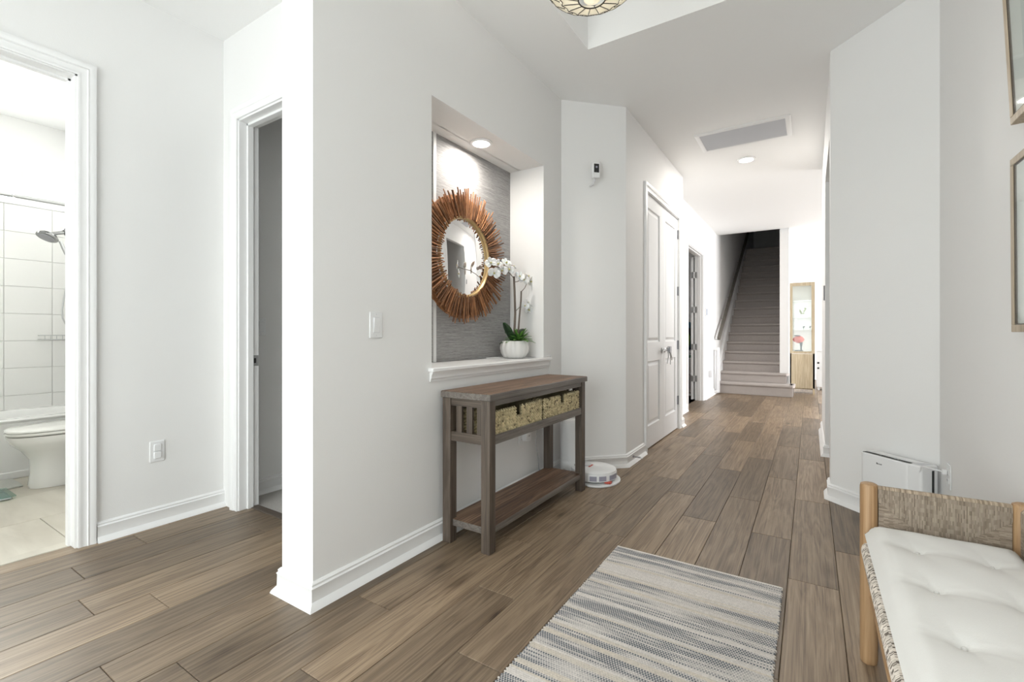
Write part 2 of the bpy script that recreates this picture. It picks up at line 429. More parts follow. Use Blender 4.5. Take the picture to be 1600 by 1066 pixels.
# bath floor tiles
bt = struct(MB().box(-5.6, -3.15, -1.2, 1.5, -.06, -.010).build('floor_bathroom', 'grout'), 'beige tiled bathroom floor')
xs = [-3.203, -3.765, -4.37, -4.975]
for i in range(3):
    for j in range(-1, 3):
        ya = .63 * j - .50 + (.3 if i % 2 else .03)
        y0, y1 = max(ya, -1.2), min(ya + .63, 1.5)
        if y1 > y0: MB().box(xs[i + 1] + .0015, xs[i] - .0015, y0 + .0015, y1 - .0015, -.008, -.001).build('tile', 'floortile', bt, bevel=.001, seg=1)
struct(MB().box(-3.215, -3.14, -.03, .785, -.01, .004).build('trim_threshold_bath', 'floortile', bevel=.002), 'narrow threshold strip of bathroom door')
struct(MB().box(-3.15, -1.90, 1.57, 5.4, -.06, -.002).build('floor_bedroom', 'bedc'), 'pale carpet of the side bedroom')
struct(MB().box(-2.911, -2.0, 1.535, 1.585, -.01, .006).build('trim_threshold_bedroom', 'rusticx', bevel=.003), 'wood transition strip to the carpet')

# ---- walls
wall('wall_bath', (-3.085, 1.47), (-3.085, -1.7), -.115, ops=[(1.47 - .785, 1.47 + .03, 0, 2.37)], label='pale wall with the bathroom doorway')
wall('wall_bedroom', (-1.845, 1.47), (-3.20, 1.47), -.115, ops=[(.20, 1.066, 0, 2.37)], label='pale wall with the bedroom doorway')
NY0, NY1, NZ0, NZ1, NXB = 1.785, 2.975, .885, 2.298, -1.926
wall('wall_niche', (-1.636, 3.262), (-1.636, 1.108), -.209, ops=[(3.262 - NY1, 3.262 - NY0, NZ0, NZ1)], label='white wall with the lit mirror niche')
# niche shell
nb = MB(); nb.box(NXB - .05, NXB, NY0 - .05, NY1 + .05, NZ0 - .05, NZ1 + .05)
struct(nb.build('wall_niche_back', 'grass'), 'grey grasscloth wallpaper at the back of the niche')
ns = MB()
ns.box(NXB, -1.84, NY1, NY1 + .05, NZ0, NZ1); ns.box(NXB, -1.84, NY0 - .05, NY0, NZ0, NZ1)
ns.box(NXB, -1.84, NY0 - .05, NY1 + .05, NZ1, NZ1 + .05); ns.box(NXB, -1.84, NY0 - .05, NY1 + .05, NZ0 - .05, NZ0)
struct(ns.build('wall_niche_sides', 'wall'), 'white sides of the niche')
sl = MB(); sl.box(NXB + .001, -1.637, NY0 + .001, NY1 - .001, NZ0 - .0, NZ0 + .012); sl.box(-1.637, -1.600, 1.758, 3.045, NZ0 - .008, NZ0 + .012)
sill = struct(sl.build('trim_niche_sill', 'trim', bevel=.004), 'white moulded sill of the mirror niche')
ap = MB().sweep([(-1.636, 3.035, 0), (-1.636, 1.768, 0)], [(-.001, .825), (.008, .826), (.010, .838), (.014, .842), (.015, .858), (.022, .868), (.024, .876), (-.001, .876)], (0, 0, 1))
ap.v = [(-1.636 - abs(-1.636 - x) if False else (-1.636 + abs(x + 1.636)), y, z) for x, y, z in ap.v]
ap.build('apron_moulding', 'trim', sill)
struct(MB().box(NXB, NXB + .006, 2.112, 2.136, NZ0 + .013, NZ1).build('trim_niche_strip', 'trim'), 'thin white strip at the wallpaper edge')

AX, AY = -1.25, 3.65      # left 45 degree wall runs (-1.636, 3.262) -> (AX, AY)
wall('wall_angled_left', (AX, AY), (-1.636, 3.262), -.12, label='short angled wall with the small camera')
wall('wall_closet', (AX, 5.64), (AX, AY), -.12, ops=[(5.64 - 5.432, 5.64 - 4.20, 0, 2.372)], label='white wall with the double closet doors')
LX = -1.45
wall('wall_closet_return', (LX - .1, 5.64), (AX - .12, 5.64), -.05, label='return of the closet wall')
wall('wall_office', (LX, 14.2), (LX, 5.6), -.12, z1=5.6, ops=[(14.2 - 7.92, 14.2 - 6.82, 0, 2.345)], label='white hall wall running up beside the stairs')
struct(MB().box(-1.70, -1.50, 3.6, 5.6, -.01, 2.9).build('wall_closet_inside', 'wall'), 'closet interior')
wall('wall_office_back', (-3.0, 6.0), (-3.0, 9.0), .1, label='wall inside the far side room')
wall('wall_office_end', (-3.0, 8.95), (-1.57, 8.95), .1, label='end wall inside the far side room')
wall('wall_office_front', (-1.57, 5.95), (-3.0, 5.95), .1, label='front wall of the far side room')
# right side
wall('wall_right', (.56, -1.7), (.56, 3.195), -.12, label='white wall behind the bench')
wall('wall_right_angled', (.56, 3.195), (.11, 3.645), -.12, label='angled white wall behind the air purifier')
wall('wall_hall_right', (.11, 3.645), (.11, 6.2), -.13, ops=[(.17, 1.255, 0, 2.40)], label='right hall wall with an opening')
wall('wall_side_passage', (.24, 4.9), (2.2, 4.9), .10, label='far wall of the right side passage')
wall('wall_side_passage_near', (2.2, 3.80), (.24, 3.80), .10, label='near wall of the right side passage')
wall('wall_side_passage_end', (2.2, 4.9), (2.2, 3.8), .1, label='end of the right side passage')
# behind the camera: unseen glazed entry, added to carry the foyer's light
wall('wall_entry', (.56, -1.7), (-3.2, -1.7), -.12, ops=[(.40, 3.30, .02, 2.44)], label='entry wall behind the camera')
we = sempty('window_entry_added', (-1.29, -1.64, 0), 'added unseen glazed entry with side lights')
fb = MB()
for x in (-2.74, -2.02, -1.29, -.56, .13): fb.box(x - .03, x + .03, -1.67, -1.61, .02, 2.44)
for z in (.05, 2.41): fb.box(-2.74, .16, -1.67, -1.61, z - .03, z + .03)
fb.build('window_frame', 'trim', we)
for x0, x1 in ((-2.71, -2.05), (-1.99, -1.32), (-1.26, -.59), (-.53, .10)): MB().box(x0, x1, -1.643, -1.637, .08, 2.38).build('pane', 'glass', we)
# far living room
wall('wall_living_far', (5.6, 13.2), (-.31, 13.2), -.1, label='bright far wall of the living room')
wall('wall_living_near', (.24, 6.2), (5.6, 6.2), -.1, label='near wall of the living room')
wall('wall_living_right', (5.5, 6.2), (5.5, 13.2), -.1, ops=[(1.2, 6.4, 0, 2.5)], label='living room wall with sliding doors')
wall('wall_stair', (-.45, 9.385), (-.45, 14.2), -.14, z1=5.6, ops=[(0, .245, 0, .386)], label='white wall end beside the stairs')
wall('wall_landing', (-.3, 15.9), (-1.6, 15.9), -.1, z0=2.5, z1=5.6, label='pale wall above the stairs')
wall('wall_landing_left', (LX, 15.9), (LX, 14.2), -.1, z0=2.5, z1=5.6, label='pale wall left of the landing')
wall('wall_landing_right', (-.45, 14.2), (-.45, 15.9), -.1, z0=2.5, z1=5.6, label='pale wall right of the landing')
struct(MB().box(-1.7, -.2, 9.0, 16.1, 5.6, 5.7).build('ceiling_stairwell', 'ceil'), 'ceiling over the stairwell')
wall('wall_stair_header', (LX, 9.22), (-.31, 9.22), .10, z0=2.9, z1=5.6, label='wall above the stair opening')
# recessed panel on the living far wall
struct(MB().box(.28, .82, 13.16, 13.2, .1, 2.5).build('door_4', 'door'), 'pale door in the far living room wall')
wall('wall_living_stub', (.05, 11.6), (-.31, 11.6), -.2, label='white wall end behind the display cabinet')

# bathroom
wall('wall_bath_end', (-3.2, 1.5), (-5.76, 1.5), -.1, label='bathroom wall behind the toilet tank')
wall('wall_bath_far', (-5.66, 1.5), (-5.66, -1.3), -.1, ops=[(.42, 1.64, 2.175, 2.50)], label='bathroom wall above the tub')
wall('wall_bath_near', (-5.76, -1.2), (-3.2, -1.2), -.1, label='bathroom wall out of view')
# bedroom
wall('wall_bedroom_left', (-3.10, 5.4), (-3.10, 1.585), -.1, label='bedroom wall with the light switch')
wall('wall_bedroom_right', (-2.02, 1.585), (-2.02, 5.4), -.06, label='bedroom wall out of view')
wall('wall_bedroom_end', (-1.96, 5.4), (-3.2, 5.4), -.1, label='bedroom end wall out of view')
# ---- ceiling with tray
TX0, TX1, TY0, TY1, TZ = -1.204, .13, .96, 2.779, 3.18
cl = MB()
for x0, x1, y0, y1 in ((-5.7, TX0, -1.8, 9.22), (TX1, 5.6, -1.8, 9.22), (TX0, TX1, -1.8, TY0), (TX0, TX1, TY1, 9.22), (-.31, 5.6, 9.22, 13.3)):
    cl.box(x0, x1, y0, y1, CZ, CZ + .06)
struct(cl.build('ceiling', 'ceil'), 'white ceiling with a recessed tray')
tr = MB(); tr.box(TX0 - .04, TX1 + .04, TY0 - .04, TY1 + .04, TZ, TZ + .05)
tr.box(TX0 - .04, TX0, TY0 - .04, TY1 + .04, CZ + .06, TZ); tr.box(TX1, TX1 + .04, TY0 - .04, TY1 + .04, CZ + .06, TZ)
tr.box(TX0, TX1, TY0 - .04, TY0, CZ + .06, TZ); tr.box(TX0, TX1, TY1, TY1 + .04, CZ + .06, TZ)
struct(tr.build('ceiling_tray', 'ceil'), 'recessed ceiling tray above the foyer')

# ---- baseboards
baseboard('baseboard_bath', [(-3.085, 1.47), (-3.085, .855)], label='white baseboard below the wall outlet')
baseboard('baseboard_niche', [(-1.845, 1.45), (-1.845, 1.108), (-1.636, 1.108), (-1.636, 3.262), (AX, AY), (AX, 4.13)], flip=True, label='white baseboard round the niche wall')
baseboard('baseboard_closet', [(AX, 5.505), (AX, 5.64), (LX, 5.64), (LX, 6.75)], flip=True, label='white baseboard at the closet wall end')
baseboard('baseboard_office', [(LX, 7.99), (LX, 9.05)], flip=True, label='white baseboard next to the stairs')
baseboard('baseboard_right', [(.56, -1.65), (.56, 3.195), (.11, 3.645), (.11, 3.80)], label='white baseboard behind the bench')
baseboard('baseboard_hall_right', [(.30, 4.9), (.11, 4.9), (.11, 6.2)], label='white baseboard of the right hall wall')
baseboard('baseboard_bedroom', [(-3.10, 5.3), (-3.10, 1.6)], label='white baseboard inside the bedroom')
baseboard('baseboard_stair_wall', [(-.31, 9.6), (-.31, 11.0)], flip=True, label='white baseboard of the stair wall')

# ---- door casings and jambs
def jamb(name, boxes, label):
    b = MB()
    for x in boxes: b.box(*x)
    return struct(b.build(name, 'trim', bevel=.002), label)
casing('trim_bath_casing', [(-3.085, .785, 0), (-3.085, .785, 2.37), (-3.085, -.03, 2.37), (-3.085, -.03, 0)], (1, 0, 0), flip=True, label='moulded white casing of the bathroom door')
jamb('trim_bath_jamb', [(-3.205, -3.082, .770, .786, 0, 2.37), (-3.205, -3.082, -.03, .786, 2.357, 2.372), (-3.175, -3.14, .758, .772, 0, 2.36), (-3.175, -3.14, -.03, .772, 2.344, 2.358)], 'white jamb of the bathroom door')
casing('trim_bedroom_casing', [(-2.911, 1.47, 0), (-2.911, 1.47, 2.37), (-2.045, 1.47, 2.37), (-2.045, 1.47, 0)], (0, -1, 0), label='moulded white casing of the bedroom door')
jamb('trim_bedroom_jamb', [(-2.912, -2.898, 1.468, 1.588, 0, 2.37), (-2.912, -2.045, 1.468, 1.588, 2.356, 2.372), (-2.90, -2.886, 1.515, 1.55, 0, 2.36), (-2.90, -2.05, 1.515, 1.55, 2.342, 2.358)], 'white jamb of the bedroom door')
st = thing('strike_plate', (-2.897, 1.567, .905), 'small metal strike plate on the bedroom door jamb', 'strike plate')
MB().box(-2.899, -2.8955, 1.552, 1.586, .872, .938).build('plate', 'chrome', st, bevel=.004)
MB().box(-2.8958, -2.8948, 1.556, 1.570, .890, .920).build('latch_hole_shade', 'dark', st)  # dark slab on the plate, the hole's shade put into its colour
casing('trim_closet_casing', [(AX, 4.20, 0), (AX, 4.20, 2.372), (AX, 5.432, 2.372), (AX, 5.432, 0)], (1, 0, 0), label='moulded white casing of the double closet doors')
jamb('trim_closet_jamb', [(AX - .12, AX + .002, 4.199, 4.204, 0, 2.372), (AX - .12, AX + .002, 5.428, 5.433, 0, 2.372), (AX - .12, AX + .002, 4.2, 5.432, 2.366, 2.373)], 'white jamb of the closet doors')
casing('trim_office_casing', [(LX, 6.82, 0), (LX, 6.82, 2.345), (LX, 7.92, 2.345), (LX, 7.92, 0)], (1, 0, 0), label='white casing of the far doorway')
jamb('trim_office_jamb', [(LX - .12, LX + .002, 7.906, 7.921, 0, 2.345), (LX - .12, LX + .002, 6.819, 6.834, 0, 2.345), (LX - .12, LX + .002, 6.834, 7.906, 2.331, 2.346), (LX - .07, LX - .03, 7.894, 7.906, 0, 2.331), (LX - .07, LX - .03, 6.834, 7.894, 2.319, 2.331)], 'white jamb of the far doorway')

# ---- double closet doors
def closet_door(name, y0, y1, py0, py1, hingey, hs, label, hside):
    e = sempty(name, (AX - .03, (y0 + y1) / 2, 0), label)
    xf, xb = AX - .012, AX - .047
    b = MB(); zs = [(.215, .815), (.99, 2.24)]
    b.box(xb, xf, y0, py0, .012, 2.362); b.box(xb, xf, py1, y1, .012, 2.362)
    for z0, z1 in ((.012, .215), (.815, .99), (2.24, 2.362)): b.box(xb, xf, py0, py1, z0, z1)
    b.build('stile_frame', 'door', e)
    for z0, z1 in zs:
        p = MB(); r0, r1, r2 = xf, xf - .012, xf - .004
        q = lambda d, x: [(x, py0 + d, z0 + d), (x, py1 - d, z0 + d), (x, py1 - d, z1 - d), (x, py0 + d, z1 - d)]
        L = [q(0, r0), q(.008, r1), q(.022, r1), q(.045, r2)]
        for a, c in zip(L, L[1:]):
            for i in range(4): p.quad(a[i], a[(i + 1) % 4], c[(i + 1) % 4], c[i])
        p.quad(*L[-1]); p.build('panel', 'door', e)
    for z in hs:
        h = MB(); h.tube([(xf + .007, hingey, z - .05), (xf + .007, hingey, z + .05)], .0075, 10)
        h.box(xf - .001, xf + .003, hingey - (.0 if hside < 0 else .024), hingey + (.024 if hside < 0 else 0), z - .048, z + .048)
        h.build('hinge', 'hinge', e)
    s = 1 if hside > 0 else -1
    yk = (y0 + .055) if hside > 0 else (y1 - .055)
    h = MB(); h.lathe([(.027, 0), (.027, .006), (.012, .010), (.010, .045)], 16, M4=frame4((xf, yk, .905), (0, 1, 0), (1, 0, 0)))
    h.tube([(xf + .042, yk, .905), (xf + .045, yk + s * .05, .907), (xf + .040, yk + s * .115, .902)], [.009, .008, .006], 8)
    h.build('lever_handle', 'chrome', e)
    return e
hz = [2.19, 1.553, .947, .324]
closet_door('door_1', 4.205, 4.8145, 4.285, 4.690, 4.207, hz, 'white panelled closet door hinged next to the angled wall', -1)
closet_door('door_2', 4.8175, 5.427, 4.905, 5.330, 5.427, hz, 'white panelled closet door hinged next to the hall recess', 1)
# child lock on the levers
k = thing('child_safety_lock', (AX + .035, 4.816, .8), 'grey strap safety lock hanging on the closet door levers', 'door lock')
b = MB().tube([(AX + .042, 4.76, .925), (AX + .055, 4.80, .935), (AX + .055, 4.84, .93), (AX + .042, 4.88, .92)], .008, 8); b.build('strap', 'greycord', k)
MB().box(AX + .038, AX + .066, 4.785, 4.850, .875, .945).build('buckle', 'hinge', k, bevel=.006)
for y, dy, z in ((4.78, -.045, .775), (4.83, .03, .76), (4.86, .06, .80)):
    MB().tube([(AX + .05, y, .89), (AX + .055, y + dy * .4, .84), (AX + .05, y + dy, z)], [.006, .005, .004], 6).build('strap_tail', 'chrome', k)

# ---- open door of the far room, folded back against its inner wall
d3 = sempty('door_3', (LX - .13, 7.92, 0), 'white door standing open into the far side room')
MB().box(LX - .175, LX - .14, 7.89, 8.66, .012, 2.31).build('door_leaf', 'door', d3, bevel=.002)
for z in (2.02, 1.46, .86, .35):
    h = MB(); h.tube([(LX - .128, 7.888, z - .05), (LX - .128, 7.888, z + .05)], .008, 8)
    h.box(LX - .124, LX - .085, 7.9025, 7.906, z - .048, z + .048); h.box(LX - .172, LX - .142, 7.8865, 7.890, z - .048, z + .048)
    h.build('hinge', 'chrome', d3)

# ---- stairs
RISE, GO, SY, N = .1795, .25, 9.12, 18
sc = thing('staircase', (-.92, SY, 0), 'carpeted taupe staircase rising at the end of the hall', 'staircase')
XL, XR = -1.40, -.452
for i in range(N):
    z1 = .205 + RISE * i; z0 = z1 - (.205 if i == 0 else RISE); y0 = SY + GO * i; y1 = y0 + GO + .02
    xr = {0: -.245, 1: -.345}.get(i, XR)
    prof = [(y1, z0), (y0, z0), (y0, z1 - .055)]
    for q in range(7):
        a = -PI / 2 - PI * q / 6; prof.append((y0 - .006 + .024 * math.cos(a) * 1.0, z1 - .026 - .026 * -math.sin(a) * -1 if False else z1 - .026 + .026 * math.sin(a) * 1.0))
    prof.append((y1, z1))
    if i >= 2: prof[0] = (y1, z0)
    b = MB(); m = frame4((0, 0, 0), (0, 1, 0), (1, 0, 0))     # local x->Y, y->Z, z->X
    b.prism(prof, XL, xr, m)
    if i < 2:   # rounded returning end wrapping the wall end
        c = MB(); 
        b.prism([(xr - .05 + .05 * math.cos(t), y0 + .05 + .05 * math.sin(t)) for t in [-PI / 2 + PI / 2 * q / 6 for q in range(7)]] + [(xr, y0 + .34), (xr - .05, y0 + .34)], z0, z1 - .05)
        b.prism([(xr - .05 + .078 * math.cos(t), y0 + .05 + .078 * math.sin(t)) for t in [-PI / 2 + PI / 2 * q / 6 for q in range(7)]] + [(xr + .028, y0 + .34), (xr - .05, y0 + .34)], z1 - .05, z1)
    b.build('step', 'stairc', sc, bevel=.008 if i < 2 else 0)
sk = MB(); m = frame4((0, 0, 0), (0, 1, 0), (1, 0, 0)); ye = SY + GO * (N - 1)
sk.prism([(SY - .04, 0), (SY + .3, 0), (ye + .6, .205 + RISE * (N - 1)), (ye + .6, .205 + RISE * (N - 1) + .30), (ye + .1, .205 + RISE * (N - 1) + .30), (SY - .04, .34)], LX + .001, XL, m)
sk.build('skirt_board', 'trim', sc, bevel=.004)
struct(MB().box(LX, XR, ye + GO, 15.9, 2.9, .205 + RISE * (N - 1)).build('floor_landing', 'stairc'), 'carpeted landing at the top of the stairs')
hr = thing('handrail', (LX + .07, 9.0, .95), 'grey stained wooden handrail on the wall beside the stairs', 'handrail')
p0 = Vector((LX + .075, 8.97, .985)); p1 = Vector((LX + .075, 13.6, 3.70 + .03)); dv = (p1 - p0).normalized()
mm = frame4(p0, dv, dv.cross(Vector((-1, 0, 0))).normalized()); Lr = (p1 - p0).length
MB().box(0, Lr, -.026, .026, -.03, .03, mm).build('rail', 'rail', hr, bevel=.008)
for t in (.12, .9, 1.8, 2.7, 3.6, 4.5):
    q = p0 + dv * t
    MB().tube([q + Vector((0, 0, -.03)), q + Vector((-.03, 0, -.075)), Vector((LX + .002, q.y, q.z - .075))], .008, 6).build('bracket', 'chrome', hr)
# folded gate at the stair foot
bg_ = thing('baby_gate', (LX + .06, 8.96, 0), 'white retractable gate post standing at the stair foot', 'gate')
MB().tube([(LX + .055, 8.93, .05), (LX + .055, 8.93, .80)], .022, 10).build('roll', 'plasticgrey', bg_)
MB().box(LX + .03, LX + .09, 8.96, 9.0, .02, .83).build('post', 'plastic', bg_, bevel=.006)
for z in (.045, .80): MB().box(LX + .002, LX + .07, 8.90, 8.96, z - .02, z + .02).build('bracket', 'plastic', bg_, bevel=.004)

# ================================================================== CEILING FIXTURES
vt = thing('return_air_vent', (-.52, 4.74, CZ), 'long white framed air vent with grey filter grille in the ceiling', 'vent')
x0, x1, y0, y1 = -.905, -.137, 4.50, 4.98
MB().sweep([(x0, y0, CZ), (x1, y0, CZ), (x1, y1, CZ), (x0, y1, CZ)], [(0, 0), (0, -.006), (.012, -.014), (.040, -.012), (.045, 0)], (0, 0, 1), closed=True).build('frame', 'trim', vt)
MB().box(x0 + .04, x1 - .04, y0 + .04, y1 - .04, CZ - .004, CZ - .001).build('filter', 'vgrille', vt)
g = MB()
for i in range(34):
    yy = y0 + .05 + i * (y1 - y0 - .1) / 33; g.box(x0 + .042, x1 - .042, yy - .0022, yy + .0022, CZ - .010, CZ - .004)
o = g.build('louvre_slats', 'plasticgrey', vt); o['kind'] = 'stuff'
def downlight(x, y, z, r, label, power, col):
    t = thing('recessed_light', (x, y, z), label, 'ceiling light')
    MB().lathe([(r, 0), (r * 1.28, -.002), (r * 1.30, -.010), (r * 1.22, -.014), (r * 1.0, -.012)], 32, (x, y, z), caps=False).build('trim_ring', 'trim', t)
    MB().lathe([(r * 1.01, -.009), (r * .9, -.013), (r * .01, -.015)], 32, (x, y, z)).build('diffuser', 'lamp', t)
    l = bpy.data.lights.new('bulb', 'AREA'); l.shape = 'DISK'; l.size = r * 1.8; l.energy = power; l.color = col
    lo = bpy.data.objects.new('bulb', l); C.objects.link(lo); lo.parent = t; lo.location = (0, 0, -.02)
    return t
downlight(-1.775, 2.40, NZ1, .055, 'lit round downlight in the top of the mirror niche', 6.5, (1, .95, .88))
downlight(-.564, 5.42, CZ, .07, 'lit round ceiling light beyond the long air vent', 22, (1, .96, .9))
# art glass pendant
PX, PY, PZ, PR = -.79, 1.868, 2.508, .225
pl = thing('art_glass_pendant', (PX, PY, PZ), 'white leaded art glass bowl lamp hanging in the ceiling tray', 'lamp')
def bowl(th, ph):    # th 0 bottom .. 1 rim
    r = PR * math.sin(th * PI / 2 * .98) ** .95; z = .13 * (1 - math.cos(th * PI / 2))
    return Vector((PX + r * math.cos(ph), PY + r * math.sin(ph), PZ + z))
rings = [(.16, .44, 18, 0), (.44, .66, 18, .5), (.66, .84, 18, 0), (.84, 1.0, 18, .5)]
came = MB()
for a, c, n, o in rings:
    for i in range(n):
        q0, q1 = 2 * PI * (i + o) / n, 2 * PI * (i + 1 + o) / n; pv = []
        g0 = .004; gg = .003 / max(.05, PR * (a + c) / 2)
        mid = (q0 + q1) / 2; hx = .05
        th = [(a + g0, q0 + gg), (a + g0 - (hx if a > .2 else 0), mid), (a + g0, q1 - gg), (c - g0, q1 - gg), (c - g0 - (hx if c < 1 else 0), mid), (c - g0, q0 + gg)]
        out = [bowl(t, p) for t, p in th]; up = Vector((0, 0, .004)); inn = [p + up for p in out]
        bm = MB(); bm.add(out + inn, [tuple(range(6))[::-1], tuple(range(6, 12))] + [(j, (j + 1) % 6, 6 + (j + 1) % 6, 6 + j) for j in range(6)])
        bm.build('glass_pane', 'opal', pl)
        came.tube([bowl(a - (0 if a < .2 else 0), q0), bowl(c, q0)], .0019, 5)
        came.tube([bowl(c, q0), bowl(c - (hx if c < 1 else 0), mid), bowl(c, q1)], .0019, 5)
    if a < .2:
        for i in range(24): came.tube([bowl(a, 2 * PI * i / 24), bowl(a, 2 * PI * (i + 1) / 24)], .003, 5)
came.build('lead_came', 'lead', pl)
MB().lathe([(.034, .004), (.036, .0), (.028, -.004), (.012, -.010), (.004, -.018)], 20, (PX, PY, PZ + .002)).build('finial', 'opal', pl)
MB().lathe([(.012, .12), (.012, .62), (.07, .645), (.075, .670)], 20, (PX, PY, PZ)).build('stem', 'lead', pl)
for q in range(3):
    a = q * 2 * PI / 3; MB().tube([(PX, PY, PZ + .45), (PX + .19 * math.cos(a), PY + .19 * math.sin(a), PZ + .132)], .004, 6).build('hanger_rod', 'lead', pl)
l = bpy.data.lights.new('bulb', 'POINT'); l.energy = 2; l.color = (1, .95, .87); l.shadow_soft_size = .06
lo = bpy.data.objects.new('bulb', l); C.objects.link(lo); lo.parent = pl; lo.location = (0, 0, .13)


# ================================================================== NICHE: MIRROR, ORCHID
MX, MYc, MZ = -1.885, 2.383, 1.570
mr = thing('sunburst_mirror', (MX, MYc, MZ - .45), 'round mirror framed with radiating brown wooden sticks in the niche', 'mirror')
mt = frame4((MX - .012, MYc, MZ), (0, 1, 0), (1, 0, 0))
MB().lathe([(.272, -.010), (.272, .0), (.265, .002), (.002, .002)], 64, M4=mt).build('mirror_glass', 'silver', mr)
MB().lathe([(.244, .003), (.250, .016), (.259, .016), (.264, .003)], 64, M4=mt, caps=False).build('inner_rim', 'gold', mr)
MB().lathe([(.40, -.030), (.40, -.014), (.262, -.014), (.262, -.030)], 48, M4=mt).build('backing', 'stick', mr)
variants = []
for q in range(5):
    b = MB(); ph = R.random() * 6; n = 5
    path = [(t / 4, .03 * math.sin(ph + 3 * t / 4) * .12, .02 * math.cos(ph + t / 3) * .1) for t in range(n)]
    b.tube(path, [.0060, .0066, .0064, .0060, .0050][::1 if q % 2 else -1], 6); variants.append(b.mesh('stick', 'stick'))
def stick(ang, r0, r1, x, mesh, sc):
    o = bpy.data.objects.new('stick', mesh); C.objects.link(o); o.parent = mr
    a = ang; d = Vector((0, math.cos(a), math.sin(a)))
    P = Vector((x, MYc, MZ)) + d * r0 - wloc(mr)
    o.location = P; Ln = r1 - r0
    mat = frame4((0, 0, 0), d + Vector((R.uniform(-.03, .03), 0, 0)), (1, 0, 0))
    o.rotation_euler = mat.to_euler(); o.scale = (Ln, sc, sc)
for i in range(118):
    a = 2 * PI * (i + R.uniform(-.15, .15)) / 118
    stick(a, .248 + R.uniform(-.008, .016), .425 + R.uniform(-.022, .028), MX + .016 + R.uniform(-.003, .004), R.choice(variants), R.uniform(.62, .9))
for i in range(100):
    a = 2 * PI * (i + R.uniform(-.2, .2)) / 100
    stick(a, .272 + R.uniform(0, .03), .380 + R.uniform(-.03, .03), MX + .002, R.choice(variants), R.uniform(.9, 1.25))

OX, OY, OZ = -1.775, 2.80, NZ0 + .012
orc = thing('potted_orchid', (OX, OY, OZ), 'white orchid in a ribbed white pot on the niche sill', 'plant')
rib = lambda a: .045 * abs(math.sin(a * 7)) - .02
pot = MB().lathe([(.056, 0), (.076, .007), (.096, .040), (.103, .075), (.096, .108), (.084, .124), (.079, .122), (.082, .105), (.06, .095)], 84, (OX, OY, OZ), rib=rib)
pot.build('pot', 'pot', orc)
MB().lathe([(.081, .103), (.05, .114), (.004, .118)], 20, (OX, OY, OZ)).build('moss', 'soil', orc)
def leaf(base, az, L, W, lift, droop, mat, name, fold=.2, n=8):
    b = MB(); d = Vector((math.cos(az), math.sin(az), 0)); s = Vector((-math.sin(az), math.cos(az), 0))
    rows = []
    for i in range(n + 1):
        t = i / n; w = W * math.sin(PI * min(.985, .06 + .9 * t)) ** .7
        c = Vector(base) + d * (L * t) + Vector((0, 0, lift * t - droop * t * t))
        rows.append([c - s * w + Vector((0, 0, fold * w)), c, c + s * w + Vector((0, 0, fold * w))])
    fs = []; vs = [p for r_ in rows for p in r_]
    for i in range(n):
        for j in range(2): fs.append((i * 3 + j, i * 3 + j + 1, i * 3 + j + 4, i * 3 + j + 3))
    b.add(vs, fs, True); o = b.build(name, mat, orc)
    mo = o.modifiers.new('t', 'SOLIDIFY'); mo.thickness = .002
    return o
for az, L, W, li, dr in ((-1.7, .10, .036, .17, .03), (-1.35, .07, .030, .10, .03), (1.6, .11, .030, .15, .05), (1.3, .09, .024, .08, .06), (2.9, .08, .03, .12, .04), (-2.2, .10, .022, .04, .05), (.2, .07, .028, .10, .05)):
    leaf((OX + .015 * math.cos(az), OY + .015 * math.sin(az), OZ + .112), az, L, W, li, dr, 'leaf', 'orchid_leaf')
for i in range(30):
    az = i * 2.4; t = i / 30
    leaf((OX + .032 + .008 * math.cos(az), OY + .006 + .008 * math.sin(az), OZ + .115 + .015 * (1 - t)), az, .05 + .065 * t, .009 + .005 * t, .105 - .06 * t, .02 + .035 * t, 'succ', 'succulent_leaf', n=5)
def P3(u, v, dx=0):       # photo pixel on the vertical plane of the plant
    return Vector(atx(u, v, OX + dx))
MB().tube([Vector((OX, OY - .01, OZ + .10)), P3(805, 490, -.01), P3(804, 455, -.01), P3(803, 432, 0)], [.009, .0085, .008, .0075], 8).build('stem', 'stem', orc)
MB().tube([Vector((OX + .01, OY + .02, OZ + .10)), P3(812, 490, .01), P3(814, 470, .01), P3(814.5, 455, .01)], [.007, .006, .006, .0055], 8).build('stem', 'stem', orc)
for pts in ([(803, 435, 0), (797, 428, .01), (788, 421, .02), (776, 417, .03), (768, 414, .03)], [(814.5, 456, .01), (820, 450, .01), (823, 443, .015), (830, 437, .015), (840, 430, .015)], [(804, 488, -.01), (812, 480, 0), (818, 477, .01), (830, 474, .01), (840, 474, .01)], [(803, 441, 0), (809, 440, .01), (815, 436, .01)]):
    MB().tube([P3(*q) for q in pts], .0028, 6).build('twig', 'stem', orc)
